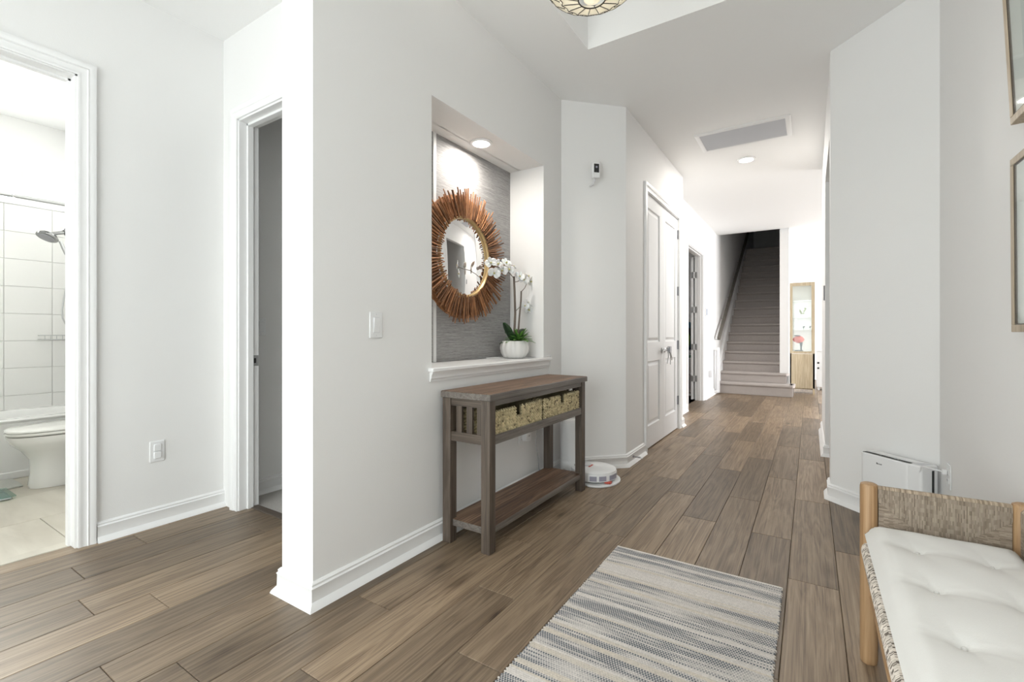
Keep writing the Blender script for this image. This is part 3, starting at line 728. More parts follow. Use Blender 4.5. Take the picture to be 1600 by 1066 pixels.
def flower_mesh():
    b = MB()
    def petal(az, L, W, cup):
        n = 7; d = Vector((math.cos(az), math.sin(az), 0)); s = Vector((-math.sin(az), math.cos(az), 0)); rows = []
        for i in range(n + 1):
            t = i / n; w = W * math.sin(PI * (.05 + .9 * t)) ** .6
            c = d * (.003 + L * t); h = lambda x: cup * (t ** 2) * L - .12 * L * (1 - t) + .10 * abs(x) * L
            rows.append([c + s * w * q + Vector((0, 0, h(q))) for q in (-1, -.5, 0, .5, 1)])
        vs = [p for r_ in rows for p in r_]; fs = [(i * 5 + j, i * 5 + j + 1, i * 5 + j + 6, i * 5 + j + 5) for i in range(n) for j in range(4)]
        b.add(vs, fs, True)
    for az, L, W in ((PI / 2, .034, .013), (PI / 2 + 2.2, .033, .012), (PI / 2 - 2.2, .033, .012), (.15, .036, .023), (PI - .15, .036, .023)): petal(az, L, W, .12)
    me = b.mesh('flower', 'petal'); c = MB().lathe([(.001, .014), (.005, .011), (.006, .004), (.003, -.004)], 8)
    return me, c.mesh('flower_centre', 'lip')
fm, fc = flower_mesh()
def flower(pos, sc, face):
    o = bpy.data.objects.new('flower', fm); C.objects.link(o); o.parent = orc; o.location = Vector(pos) - wloc(orc)
    z = Vector(face).normalized(); x = Vector((0, 0, 1)).cross(z).normalized()
    m = frame4((0, 0, 0), x, z); o.rotation_euler = (m @ Matrix.Rotation(R.uniform(-.4, .4), 4, 'Z')).to_euler(); o.scale = (sc,) * 3
    so = o.modifiers.new('t', 'SOLIDIFY'); so.thickness = .0012
    c = bpy.data.objects.new('flower_centre', fc); C.objects.link(c); c.parent = o
for u, v, dx, s_, f in ((767, 411, .03, 1.05, (.9, -.9, .2)), (772, 427, .035, 1.1, (.8, -1, -.2)), (778, 413, .02, 1.05, (1, -.3, .4)), (784, 423, .035, 1.1, (1, -.7, -.1)), (791, 411, .01, 1.05, (.9, -.3, .6)), (795, 421, .03, 1.1, (1, -.6, 0)), (802, 417, 0, .9, (.6, .3, .7)),
                         (812, 432, .02, 1.0, (.8, -.8, .3)), (818, 437, .03, 1.15, (1, -.6, 0)), (825, 432, .01, .95, (.7, .2, .6)), (829, 440, .03, 1.0, (1, .1, -.2)),
                         (820, 478, .02, .9, (.9, -.7, .1)), (826, 473, .01, 1.0, (.8, .1, .5)), (826, 484, .03, 1.05, (1, -.3, -.4)), (833, 478, .02, .9, (1, .4, -.1))):
    flower(P3(u, v, dx), s_, f)
for u, v in ((837, 429), (840, 432), (836, 434), (838, 471), (840, 475), (837, 477)):
    p = P3(u, v, .015); MB().lathe([(.001, -.009), (.006, -.004), (.0065, .003), (.001, .010)], 8, p).build('bud', 'bud', orc)

# ================================================================== CONSOLE TABLE, BASKETS
tx0, tx1, ty0, ty1 = -1.600, -1.300, 1.825, 2.955
ct = thing('console_table', ((tx0 + tx1) / 2, (ty0 + ty1) / 2, 0), 'rustic brown wood console table under the mirror niche', 'table')
top = MB().box(tx0, tx1 + .012, ty0 - .012, ty1 + .012, .745, .778).build('table_top', 'rusticg', ct, bevel=.003)
n = 5
for i in range(n):
    a = tx0 + .004 + i * (tx1 + .004 - tx0) / n; c = a + (tx1 + .004 - tx0) / n
    MB().box(a + .0005, c - .0005, ty0 - .010, ty1 + .010, .7775, .7795).build('top_board', 'rustic', top)
lw = .052
for x in (tx0 + .002, tx1 - lw):
    for y in (ty0, ty1 - lw): MB().box(x, x + lw, y, y + lw, 0, .745).build('leg', 'rusticz', ct, bevel=.003)
MB().box(tx1 - .03, tx1 - .006, ty0 + lw, ty1 - lw, .715, .745).build('front_apron', 'rusticg', ct)
MB().box(tx0 + .01, tx0 + .03, ty0 + lw, ty1 - lw, .53, .745).build('back_panel', 'rusticg', ct)
MB().box(tx1 - .036, tx1 - .004, ty0 + lw, ty1 - lw, .525, .570).build('front_rail', 'rusticg', ct, bevel=.002)
MB().box(tx0 + .01, tx1 - .01, ty0 + .04, ty1 - .04, .535, .552).build('basket_shelf', 'rustic', ct)
for y0, y1 in ((ty0 + .008, ty0 + .030), (ty1 - .030, ty1 - .008)):
    MB().box(tx0 + lw, tx1 - lw, y0, y1, .705, .745).build('side_apron', 'rusticx', ct)
    MB().box(tx0 + lw, tx1 - lw, y0, y1, .525, .572).build('side_rail', 'rusticx', ct)
    for j in range(3):
        xx = tx0 + lw + .032 + j * .066; MB().box(xx, xx + .036, y0 + .003, y1 - .003, .572, .705).build('slat', 'rusticz', ct, bevel=.001)
    # outer dark gaps are open; inner bottom fill
sh = MB().box(tx0 + .01, tx1 - .012, ty0 + .02, ty1 - .02, .085, .118).build('lower_shelf', 'rusticg', ct, bevel=.002)
n = 4
for i in range(n):
    w_ = (tx1 - .014 - tx0 - .012) / n; a = tx0 + .012 + i * w_
    MB().box(a + .0005, a + w_ - .0005, ty0 + .022, ty1 - .022, .1175, .1195).build('shelf_board', 'rustic', sh)

def basket(y0, y1, label):
    x0, x1, z0, z1 = tx0 + .05, tx1 - .012, .5525, .686
    e = thing('seagrass_basket', ((x0 + x1) / 2, (y0 + y1) / 2, z0), label, 'basket', 'baskets in the console table')
    b = MB(); t = .012
    b.box(x0 + t, x1 - t, y0 + t, y1 - t, z0, z0 + .01)
    b.box(x0 + t, x0 + 2 * t, y0 + t, y1 - t, z0, z1 - .004); 
    ha, hb, hh = (y0 + y1) / 2 - .030, (y0 + y1) / 2 + .030, z1 - .052
    b.box(x1 - 2 * t, x1 - t, y0 + t, ha, z0, z1 - .004); b.box(x1 - 2 * t, x1 - t, hb, y1 - t, z0, z1 - .004); b.box(x1 - 2 * t, x1 - t, ha, hb, z0, hh)
    b.box(x0 + t, x1 - t, y0 + t, y0 + 2 * t, z0, z1 - .004); b.box(x0 + t, x1 - t, y1 - 2 * t, y1 - t, z0, z1 - .004)
    b.build('liner', 'liner', e)
    cols = []; wv = MB(); hy = (y0 + y1) / 2; hw, hz0 = .030, z1 - .052
    def strand(a, c, nrm, r):
        a, c, nrm = Vector(a), Vector(c), Vector(nrm); m = (a + c) / 2 + nrm * r * .9
        f0 = len(wv.f); wv.tube([a - nrm * r * .4, m, c - nrm * r * .4], [r * .65, r, r * .65], 5)
        k = R.random(); base = (.40 + .34 * k, .33 + .30 * k, .19 + .20 * k)
        if R.random() < .05: base = (.20, .16, .09)
        cols.extend([base] * (len(wv.f) - f0))
    rows = 8; rh = (z1 - z0 - .008) / rows
    def face(pa, pb, nrm):
        pa, pb = Vector(pa), Vector(pb); L = (pb - pa).length; d = (pb - pa) / L; nc = round(L / .0205); cw = L / nc
        for i in range(nc):
            for j in range(rows):
                for s_ in (0, 1):
                    cy = pa + d * ((i + .25 + .5 * s_) * cw); zz = z0 + .004 + (j + .5 * s_) * rh
                    zz = min(zz, z1 - rh * 1.05)
                    w0 = -.5 if s_ else .5
                    a = cy + d * cw * w0 * .62; c = cy - d * cw * w0 * .62
                    if abs(nrm[0]) > .5 and nrm[0] > 0 and abs(cy.y - hy) < hw and zz + rh > hz0: continue
                    strand((a.x, a.y, zz), (c.x, c.y, zz + rh * 1.05), nrm, .0060)
    face((x1 - t, y0, 0), (x1 - t, y1, 0), (1, 0, 0)); face((x0 + t, y0 + t, 0), (x1 - t, y0 + t, 0), (0, -1, 0)); face((x0 + t, y1 - t, 0), (x1 - t, y1 - t, 0), (0, 1, 0))
    o = wv.build('weave', 'seagrass', e, cols=cols); o['kind'] = 'stuff'
ym = (ty0 + ty1) / 2
basket(ty0 + lw + .004, ym - .016, 'braided seagrass basket in the console table beside the slatted end')
basket(ym + .016, ty1 - lw - .010, 'braided seagrass basket in the console table beside the robot vacuum')

# ================================================================== ROBOT VACUUM + DOCK
RX, RY = -1.36, 3.20
dk = thing('vacuum_dock', (-1.53, 3.20, 0), 'white cylinder dust tower of the robot vacuum beside the console table', 'vacuum dock')
DX, DY = -1.525, 3.185
MB().lathe([(.070, .12), (.074, .13), (.074, .40), (.070, .412), (.02, .416)], 40, (DX, DY, 0)).build('tower', 'plastic', dk)
MB().lathe([(.068, .413), (.064, .424), (.03, .427), (.002, .427)], 40, (DX, DY, 0)).build('lid', 'plastic', dk)
b = MB(); 
b.prism([(DX + .074 * math.cos(t), DY + .074 * math.sin(t)) for t in [PI * .35 + 1.55 * PI * q / 20 for q in range(21)]], 0, .125); b.build('foot', 'plastic', dk)
MB().box(DX - .02, DX + .060, DY - .045, DY + .045, .02, .11).build('intake', 'dark', dk)
MB().tube([(DX - .02, DY - .078, .015), (DX - .03, DY - .09, .05), (DX - .01, DY - .085, .075)], .006, 6).build('cable_loop', 'cord', dk)
pp = []
for q in range(24):
    a = -PI / 2 + PI * q / 23; pp.append((RX + .06 + .15 * math.cos(a), RY + .185 * math.sin(a)))
pp += [(DX + .03, RY + .12), (DX + .03, RY - .12)]
MB().prism(pp, .001, .016).build('base_plate', 'plastic', dk, bevel=.004)
rv = thing('robot_vacuum', (RX, RY, .017), 'round white robot vacuum parked on its dock plate', 'robot vacuum')
RX += .02
MB().lathe([(.150, .022), (.163, .030), (.165, .075), (.160, .082)], 56, (RX, RY, 0)).build('body', 'plastic', rv)
MB().lathe([(.161, .081), (.161, .088), (.150, .093), (.10, .096), (.002, .097)], 56, (RX, RY, 0)).build('top_cover', 'plastic', rv)
MB().lathe([(.14, .017), (.145, .024), (.02, .024)], 40, (RX, RY, 0)).build('underside', 'dark', rv)
MB().lathe([(.030, .096), (.033, .104), (.028, .108), (.002, .109)], 24, (RX - .055, RY, 0)).build('turret', 'plasticgrey', rv)
MB().box(RX - .03, RX - .016, RY - .035, RY + .035, .0965, .0985).build('button_strip', 'red', rv, bevel=.002)
for a0, a1 in ((-1.35, -1.05), (-.95, -.62), (-.45, .15), (.30, .75)):
    b = MB(); q = [a0 + (a1 - a0) * i / 8 for i in range(9)]
    b.add([(RX + .1665 * math.cos(t), RY + .1665 * math.sin(t), z) for z in (.036, .070) for t in q], [(i, i + 1, i + 10, i + 9) for i in range(8)], True)
    b.build('bumper_lens', 'lav', rv)
b = MB().box(RX + .12, RX + .165, RY - .10, RY - .06, .019, .030); b.build('side_brush', 'red', rv, bevel=.003)

# ================================================================== BENCH
BX0, BX1, BYf, BYn = .135, .535, 1.925, .56
bn = thing('woven_bench', ((BX0 + BX1) / 2, (BYf + BYn) / 2, 0), 'teak bench with woven cord arms against the right wall', 'bench')
pr_ = .024
def post(x, y, h, r=pr_):
    MB().lathe([(r * .82, 0), (r * .95, .004), (r, .02), (r, h - .012), (r * .93, h - .004), (r * .6, h)], 20, (x, y, 0)).build('post', 'teak', bn)
px0, px1 = BX0 + .026, BX1 - .024
post(px0, BYf - .02, .585); post(px1, BYf - .02, .585); post(px0, BYn + .02, .585); post(px1, BYn + .02, .585)
SZ = .385
for x in (px0 - .012, px1 + .002): MB().box(x - .006, x + .022, BYn + .03, BYf - .03, SZ - .055, SZ - .008).build('side_rail', 'teaky', bn, bevel=.004)
for y in (BYn + .02, BYf - .02): MB().tube([(px0, y, .17), (px1, y, .17)], .012, 10).build('stretcher', 'teak', bn)
MB().tube([(px0 + .01, BYn + .02, .22), (px0 + .01, BYf - .02, .22)], .011, 10).build('stretcher', 'teaky', bn)
def rope_panel(name, origin, xdir, zdir, W, Hh, thick, r=.0016, label=None, two=True):
    """cord wrapped panel, envelope weave; local x width, z height, y thickness"""
    m = frame4(origin, xdir, zdir); b = MB(); cols = []
    def cord(p, q):
        p, q = Vector(p), Vector(q); ns = max(1, int((q - p).length / .012))
        b.tube([m @ (p + (q - p) * (i / ns)) for i in range(ns + 1)], r, 5, caps=False)
        kc_ = R.random()
        for _ in range(ns):
            k = .35 * kc_ + .65 * R.random(); cols.extend([(.20 + .30 * k, .155 + .255 * k, .115 + .21 * k)] * 5)
    ap_, e0, e1 = .26 * W, .20, .80
    nv = int(W / (r * 1.9)); nh = int(Hh / (r * 1.9))
    for y in ((-thick / 2, thick / 2) if two else (thick / 2,)):
        for i in range(nv + 1):
            s = W * i / nv; t = min(s, W - s)
            if t < ap_:
                k = t / ap_; zt = Hh * (e1 - (e1 - .5) * k); zb = Hh * (e0 + (.5 - e0) * k)
            else: zt = zb = Hh * .5
            cord((s, y, zt), (s, y, Hh)); cord((s, y, 0), (s, y, zb))
        for j in range(nh + 1):
            z = j / nh
            if e0 < z < e1:
                k = (e1 - z) / (e1 - .5) if z > .5 else (z - e0) / (.5 - e0); L = ap_ * k
                cord((0, y, z * Hh), (L, y, z * Hh)); cord((W - L, y, z * Hh), (W, y, z * Hh))
    for i in range(nv + 1):
        s = W * i / nv
        for z0, sg in ((Hh, 1), (0, -1)):
            f0 = len(b.f); b.tube([m @ Vector((s, -thick / 2, z0)), m @ Vector((s, -thick * .3, z0 + sg * thick * .32)), m @ Vector((s, thick * .3, z0 + sg * thick * .32)), m @ Vector((s, thick / 2, z0))], r, 5, caps=False)
            k = R.random(); cols.extend([(.24 + .30 * k, .18 + .255 * k, .125 + .205 * k)] * (len(b.f) - f0))
    o = b.build(name, 'rope', bn, cols=cols); o['kind'] = 'stuff'
    MB().box(.001, W - .001, -thick / 2 + .001, thick / 2 - .001, 0, Hh, m).build('panel_core', 'stem', o)
    return o
pw = px1 - px0 - 2 * pr_
rope_panel('arm_weave', (px0 + pr_, BYf - .02, SZ - .02), (1, 0, 0), (0, 0, 1), pw, .205, .022)
rope_panel('arm_weave', (px0 + pr_, BYn + .02, SZ - .02), (1, 0, 0), (0, 0, 1), pw, .205, .022)
rope_panel('back_weave', (px1 + .002, BYf - .02 - pr_, SZ - .02), (0, -1, 0), (0, 0, 1), BYf - BYn - .04 - 2 * pr_, .200, .022, r=.0020)
# woven seat edge
b = MB(); cols = []; nn = 420
for i in range(nn):
    y = BYn + .045 + (BYf - BYn - .09) * i / (nn - 1); x = px0 - .014
    pts = [(x - .001, y - .001, SZ - .036), (x - .005, y + .0008, SZ - .028), (x - .007, y - .0008, SZ - .019), (x - .006, y + .0008, SZ - .010), (x - .003, y - .0008, SZ + .001), (x + .003, y + .0006, SZ + .007), (x + .014, y, SZ + .010), (px1 - .02, y, SZ + .008)]
    b.tube(pts, .0019, 5, caps=False)
    for _ in range(len(pts) - 1):
        k = R.random(); base = (.34 + .40 * k, .30 + .36 * k, .25 + .33 * k)
        if k < .28: base = (.13, .105, .085)
        cols.extend([base] * 5)
o = b.build('seat_weave', 'rope', bn, cols=cols); o['kind'] = 'stuff'
# cushion: a thing lying on the seat
cx0, cx1, cy0, cy1, cz, chh = BX0 + .012, px1 - .006, BYn + .055, BYf - .048, SZ + .013, .060
tuf = [(cx0 + (cx1 - cx0) * f, y) for f, ys in ((.30, 0), (.72, .0)) for y in [cy1 - .16 - q * .235 + ys for q in range(6)]]
def cush(u, v, top):
    x = cx0 + (cx1 - cx0) * u; y = cy0 + (cy1 - cy0) * v
    e = min(u * (cx1 - cx0), (1 - u) * (cx1 - cx0), v * (cy1 - cy0), (1 - v) * (cy1 - cy0))
    ex = min(1, max(0, e) / .05); k = math.sqrt(max(0, 1 - (1 - ex) ** 2))
    cr = .03
    if not top: return Vector((x, y, cz + .028 * (1 - k)))
    h = chh * k + .014 * k
    for tx_, ty_ in tuf:
        d = math.hypot(x - tx_, y - ty_)
        a = math.atan2(y - ty_, x - tx_)
        h -= k * (.010 * math.exp(-(d / .020) ** 2) + .011 * math.exp(-(d / .060) ** 2))
        wv_ = abs(math.cos(a)) ** 14 if a else 1        # creases run across, from tuft to tuft and to the edge
        h -= k * .0045 * math.exp(-d / .075) * (abs(math.cos(a - .12)) ** 60 + .8 * abs(math.cos(a + .22)) ** 90 + .5 * abs(math.sin(a - .25)) ** 60)
    h += k * .0006 * math.sin(x * 45 + 9 * math.sin(y * 7))
    return Vector((x, y, cz + .028 + (h - .028) * (k > 0) if k > 0 else cz + .028))
b = MB(); b.grid(60, 150, lambda u, v: cush(u, v, True)); b.grid(30, 75, lambda u, v: cush(u, v, False))
cu = tag(b.build('bench_cushion', 'canvas'), 'off white tufted cotton cushion lying on the woven bench', 'cushion')
for tx_, ty_ in tuf:
    MB().lathe([(.001, .003), (.004, .002), (.005, -.002)], 10, (tx_, ty_, cz + .0545)).build('tuft', 'canvas', cu)

# ================================================================== RUG
rx0, rx1, ry0, ry1 = -.812, -.098, .62, 2.245
rug = MB(); cols = []; nx, ny = 78, 200
rn = random.Random(5)
band = []
v_ = 0; 
while len(band) < ny:
    L = rn.randint(1, 4); kind = rn.choices(['cream', 'mid', 'dark', 'beige'], [4, 6, 5, 2])[0]; band += [kind] * L
seg = []
for j in range(ny):
    cut = sorted(rn.random() for _ in range(2)); seg.append((cut, [rn.uniform(.1, 1) for _ in range(3)]))
def smooth(a, t, per):   # cheap value noise
    i = math.floor(t / per); f = t / per - i; f = f * f * (3 - 2 * f)
    h = lambda q: (math.sin(q * 127.1 + a * 311.7) * 43758.5453) % 1
    return h(i) * (1 - f) + h(i + 1) * f
vs = []; 
def rv_(i, j):
    x = rx0 + (rx1 - rx0) * i / (2 * nx); y = ry1 - (ry1 - ry0) * j / (2 * ny)
    x += .004 * (smooth(3, y, .06) - .5)
    y += .005 * (smooth(9, x, .2) - .5)
    z = .006 + .0022 * math.sin(PI * (i % 2)) 
    rowi = (j // 2) % 2
    z = .0055 + (.0026 if (i + rowi) % 2 else 0) * (1 if j % 2 else .25)
    return (x, y, z)
W2 = 2 * nx + 1
vs = [rv_(i, j) for j in range(2 * ny + 1) for i in range(W2)]
fs = []
for j in range(2 * ny):
    for i in range(2 * nx):
        fs.append((j * W2 + i, j * W2 + i + 1, (j + 1) * W2 + i + 1, (j + 1) * W2 + i))
        jj, ii = j // 2, i / 2
        stx = ii / nx
        a = smooth(jj * .7 + 1, stx, .16); bnd = band[jj]; s2 = smooth(jj // 3 + .37, stx, .24)
        tone = {'cream': .12, 'beige': .18, 'mid': .50, 'dark': .88}[bnd] * (.10 + 2.3 * a * s2 + .15 * a)
        cream = (.67, .625, .585); beige = (.64, .575, .49); dk_ = (.135, .145, .165); gr = (.40, .39, .385)
        base = beige if bnd == 'beige' else cream
        gap = ((i + jj) % 2)
        f_ = min(1, tone * (1.6 if gap else .50))
        tgt = dk_ if (bnd in ('dark', 'mid') and gap) else gr
        nz = .90 + .2 * rn.random()
        cols.append(tuple((base[q] * (1 - f_) + tgt[q] * f_) * nz for q in range(3)))
rug.add(vs, fs, True)
b0 = len(rug.f)
rug.box(rx0 + .004, rx1 - .004, ry0 + .004, ry1 - .004, .0008, .0052); cols += [(.5, .46, .42)] * (len(rug.f) - b0)
b0 = len(rug.f); n_ = len(rug.v)
rug.add([(rx0, ry1 + .004, .0075), (rx1, ry1 + .004, .0075)], [])
# rolled hem at the end and selvedge knots
hem = MB()
tag(rug.build('woven_rug', 'rug', cols=cols), 'cream and grey woven cotton rug on the plank floor', 'rug')
rg = bpy.data.objects['woven_rug']
kn = MB(); kc = []
for j in range(0, 2 * ny, 4):
    y = ry1 - (ry1 - ry0) * j / (2 * ny)
    for x, s in ((rx0, -1), (rx1, 1)):
        f0 = len(kn.f); L = R.uniform(.0, .004)
        kn.tube([(x - s * .004, y, .006), (x + s * L * .6, y + R.uniform(-.002, .002), .006), (x + s * L, y + R.uniform(-.003, .003), .003)], [.0028, .0026, .0014], 5)
        k = R.random(); c = (.60, .55, .50) if k > .3 else (.22, .22, .23); kc.extend([c] * (len(kn.f) - f0))
f0 = len(kn.f); kn.tube([(rx0 + (rx1 - rx0) * i / 30, ry1 + .005 * (smooth(9, rx0 + (rx1 - rx0) * i / 30, .2) - .5), .0062) for i in range(31)], .0045, 8); kc.extend([(.60, .55, .50)] * (len(kn.f) - f0))
o = kn.build('selvedge', 'rug', rg, cols=kc); o['kind'] = 'stuff'

# ================================================================== AIR PURIFIER
d45 = Vector((.70711, -.70711, 0)); n45 = Vector((.70711, .70711, 0))
o0 = Vector((.238, 3.312, 0)); mA = frame4(o0, d45)     # local y = z x d = (.707,.707) into the wall
ap_ = thing('air_purifier', tuple(o0 + d45 * .15 + n45 * .06), 'white air purifier standing against the angled wall behind the bench', 'air purifier')
Wp, Dp, Hp = .325, .118, .405
def rrect(x0, x1, y0, y1, r, n=6):
    o = []
    for cx_, cy_, a0 in ((x1 - r, y0 + r, -PI / 2), (x1 - r, y1 - r, 0), (x0 + r, y1 - r, PI / 2), (x0 + r, y0 + r, PI)):
        o += [(cx_ + r * math.cos(a0 + PI / 2 * i / n), cy_ + r * math.sin(a0 + PI / 2 * i / n)) for i in range(n + 1)]
    return o
MB().prism(rrect(0, Wp, .006, Dp, .012), .012, Hp - .006, mA).build('housing', 'plastic', ap_, bevel=.006)
MB().prism(rrect(.002, Wp * .82, 0, .05, .022), .018, Hp - .006, mA).build('front_panel', 'plastic', ap_, bevel=.003)
MB().prism(rrect(.012, Wp * .80, .022, .036, .006), Hp - .0075, Hp - .0045, mA).build('control_strip', 'black', ap_)
for x in (.095, .172, .188): MB().box(x, x + .008, .025, .033, Hp - .0046, Hp - .0036, mA).build('button', 'plasticgrey', ap_)
for i in range(5): MB().box(Wp * .84 + i * .008, Wp * .84 + .004 + i * .008, .03, .10, Hp - .0065, Hp - .0050, mA).build('outlet_slot', 'plasticgrey', ap_)
MB().box(Wp - .001, Wp + .0012, Dp * .62, Dp * .74, .05, Hp - .03, mA).build('side_grille', 'dark', ap_)
lg = MB(); lx, lz = .098, Hp - .052     # blurred small wordmark
for i, (w_, h_) in enumerate(((.006, .009), (.004, .006), (.004, .006), (.004, .006), (.005, .007))):
    lg.box(lx + i * .0062, lx + i * .0062 + w_ * .8, -.0006, .0006, lz, lz + h_, mA)
lg.build('logo', 'black', ap_)
MB().prism(rrect(.02, Wp - .02, .015, Dp - .01, .01), 0, .013, mA).build('foot', 'dark', ap_)
# outlet and its plug on the right wall
def outlet(name, m, label, plugs, cat='outlet', covers=False, switch=False):
    """m: local x across, z up, y = out of the wall towards -y"""
    t = thing(name, tuple(m @ Vector((0, 0, -.057))), label, cat)
    MB().box(-.036, .036, -.006, 0, -.058, .058, m).build('cover_plate', 'plastic', t, bevel=.003)
    if switch:
        MB().box(-.0175, .0175, -.0075, -.005, -.034, .034, m).build('rocker_frame', 'plasticgrey', t)
        b = MB(); b.add([m @ Vector(q) for q in [(-.0155, -.0078, -.032), (.0155, -.0078, -.032), (.0155, -.0125, .032), (-.0155, -.0125, .032), (-.0155, -.005, -.032), (.0155, -.005, -.032), (.0155, -.005, .032), (-.0155, -.005, .032)]], [(0, 1, 2, 3), (0, 4, 5, 1), (1, 5, 6, 2), (2, 6, 7, 3), (3, 7, 4, 0)])
        b.build('rocker', 'plastic', t)
        for z in (-.047, .047): MB().lathe([(.003, 0), (.003, .001)], 8, M4=m @ frame4((0, -.006, z), (1, 0, 0), (0, -1, 0))).build('screw', 'plasticgrey', t)
    elif covers:
        for z in (-.021, .021):
            MB().prism(rrect(-.018, .018, -.019, .019, .006, 4), 0, .008, m @ frame4((0, -.005, z), (1, 0, 0), (0, -1, 0))).build('socket_cover', 'plastic', t, bevel=.003)
    else:
        for z in (-.020, .020):
            MB().prism(rrect(-.017, .017, -.0145, .0145, .008, 4), 0, .0025, m @ frame4((0, -.006, z), (1, 0, 0), (0, -1, 0))).build('socket', 'plastic', t)
            for x in (-.006, .006): MB().box(x - .001, x + .001, -.0088, -.0083, z - .002, z + .006, m).build('slot_shade', 'dark', t)  # thin dark slabs, shade of the open slots painted on the socket
    return t
mR = frame4((.56, 0, 0), (0, -1, 0))           # right wall: local y = +x (into wall)
def onR(y, z): return frame4((.56, y, z), (0, -1, 0))
def onBath(y, z): return frame4((-3.085, y, z), (0, 1, 0))
def onNiche(y, z): return frame4((-1.636, y, z), (0, 1, 0))
q = atx(1484, 745, .56)
outlet('wall_outlet', onR(q[1], q[2]), 'white wall outlet behind the bench with a white plug in it', 1)
pt = thing('power_plug', (.55, q[1], q[2] - .03), 'white plug and cable from the outlet behind the bench', 'cable')
MB().box(.530, .551, q[1] - .012, q[1] + .012, q[2] + .008, q[2] + .032).build('plug_body', 'plastic', pt, bevel=.005)
MB().tube([(.532, q[1], q[2] + .02), (.505, q[1] + .03, q[2] + .02), (.47, q[1] + .08, q[2] + .015), (.465, q[1] + .11, q[2] - .03), (.465, q[1] + .12, q[2] - .15), (.46, q[1] + .1, .05), (.45, q[1] + .12, .008)], .0035, 8).build('cable', 'cord', pt)
outlet('wall_outlet', onBath(1.118, .413), 'white wall outlet with two socket covers between the bathroom and bedroom doors', 0, covers=True)
outlet('light_switch', onNiche(1.419, 1.110), 'white rocker light switch on the niche wall beside the pillar end', 0, 'switch', switch=True)
q = atx(407, 511, -3.10)
outlet('light_switch', frame4((-3.10, q[1], q[2]), (0, 1, 0)), 'white rocker light switch inside the bedroom', 0, 'switch', switch=True)
outlet('wall_outlet', onNiche(2.66, .38), 'white wall outlet behind the legs of the console table', 0)
ad = thing('power_adapter', (-1.61, 2.69, .36), 'white power adapter plugged in below the console table', 'adapter')
MB().box(-1.630, -1.590, 2.66, 2.72, .35, .42).build('adapter_body', 'plastic', ad, bevel=.006)
for z in (.385,):
    for y in (2.683, 2.695): MB().box(-1.5899, -1.5893, y, y + .003, z - .005, z + .006).build('slot_shade', 'dark', ad)  # painted dark slabs standing for the shade in the adapter slots
cb = tag(MB().tube([(-1.612, 2.83, .54), (-1.61, 2.84, .44), (-1.612, 2.82, .30), (-1.60, 2.83, .20), (-1.612, 2.86, .12), (-1.615, 2.875, .107)], .0035, 8).build('power_cable', 'greycord'), 'thin grey cable hanging down the wall behind the console table', 'cable')
cb = tag(MB().tube([(-1.625, 2.96, .60), (-1.615, 2.985, .50), (-1.62, 2.96, .44), (-1.615, 2.93, .38), (-1.62, 2.94, .34), (-1.615, 2.965, .40), (-1.62, 2.99, .46), (-1.61, 2.985, .53), (-1.628, 2.97, .56)], .0045, 8).build('coiled_cable', 'cord'), 'bunched white cable coiled on the wall behind the console table', 'cable')
# cable at sill end
tag(MB().tube([(-1.632, 3.052, .62), (-1.628, 3.055, .80), (-1.625, 3.058, .90), (-1.62, 3.045, .912), (-1.66, 3.0, .906), (-1.80, 2.93, .904), (-1.88, 2.60, .904)], .003, 6).build('sill_cable', 'cord'), 'thin white cable running over the niche sill end', 'cable')

# ---- camera on the angled wall
m45 = frame4((0, 0, 0), Vector((.70711, .70711, 0)))
wp = Vector((-1.636, 3.262, 0)); dW = Vector((AX + 1.636, AY - 3.262, 0)).normalized()
def onA(s, z): return frame4(wp + dW * s + Vector((0, 0, z)), dW)
sm = thing('security_camera', tuple(wp + dW * .255 + Vector((.03, -.03, 2.26))), 'small white security camera with black face on the angled wall', 'camera')
mA2 = onA(.255, 2.335) @ Matrix.Scale(1.22, 4)
b = MB().box(-.026, .026, -.075, -.045, -.045, .055, mA2).build('housing', 'plastic', sm, bevel=.006)
MB().box(-.017, .017, -.0765, -.0745, -.012, .043, mA2).build('face', 'black', sm, bevel=.003)
MB().lathe([(.007, 0), (.006, .003)], 12, M4=mA2 @ frame4((0, -.0765, .022), (1, 0, 0), (0, -1, 0))).build('lens', 'lav', sm)
MB().tube([mA2 @ Vector((0, -.05, -.045)), mA2 @ Vector((-.005, -.035, -.075)), mA2 @ Vector((-.015, -.002, -.08))], .007, 8).build('stand', 'plasticgrey', sm)

# ---- spring door stops
def doorstop(p, d, label):
    t = thing('door_stop', tuple(p), label, 'door stop')
    d = Vector(d).normalized(); p = Vector(p); b = MB()
    a = (Vector((0, 0, 1)) - d * d.z).normalized(); c = d.cross(a)
    b.tube([p + d * (.005 + .06 * i / 60) + (a * math.cos(i * 1.2) + c * math.sin(i * 1.2)) * .006 for i in range(61)], .0016, 5); b.build('spring', 'hinge', t)
    MB().tube([p + d * .064, p + d * .078], .008, 8).build('tip', 'plastic', t); MB().tube([p - d * .004, p + d * .006], .009, 8).build('socket', 'hinge', t)
doorstop((AX + .016, 3.78, .055), (1, 0, 0), 'small spring door stop on the baseboard next to the closet doors')
doorstop((AX - .1, 5.64 + .016, .055), (.0, 1, 0), 'small spring door stop on the baseboard end of the closet recess')

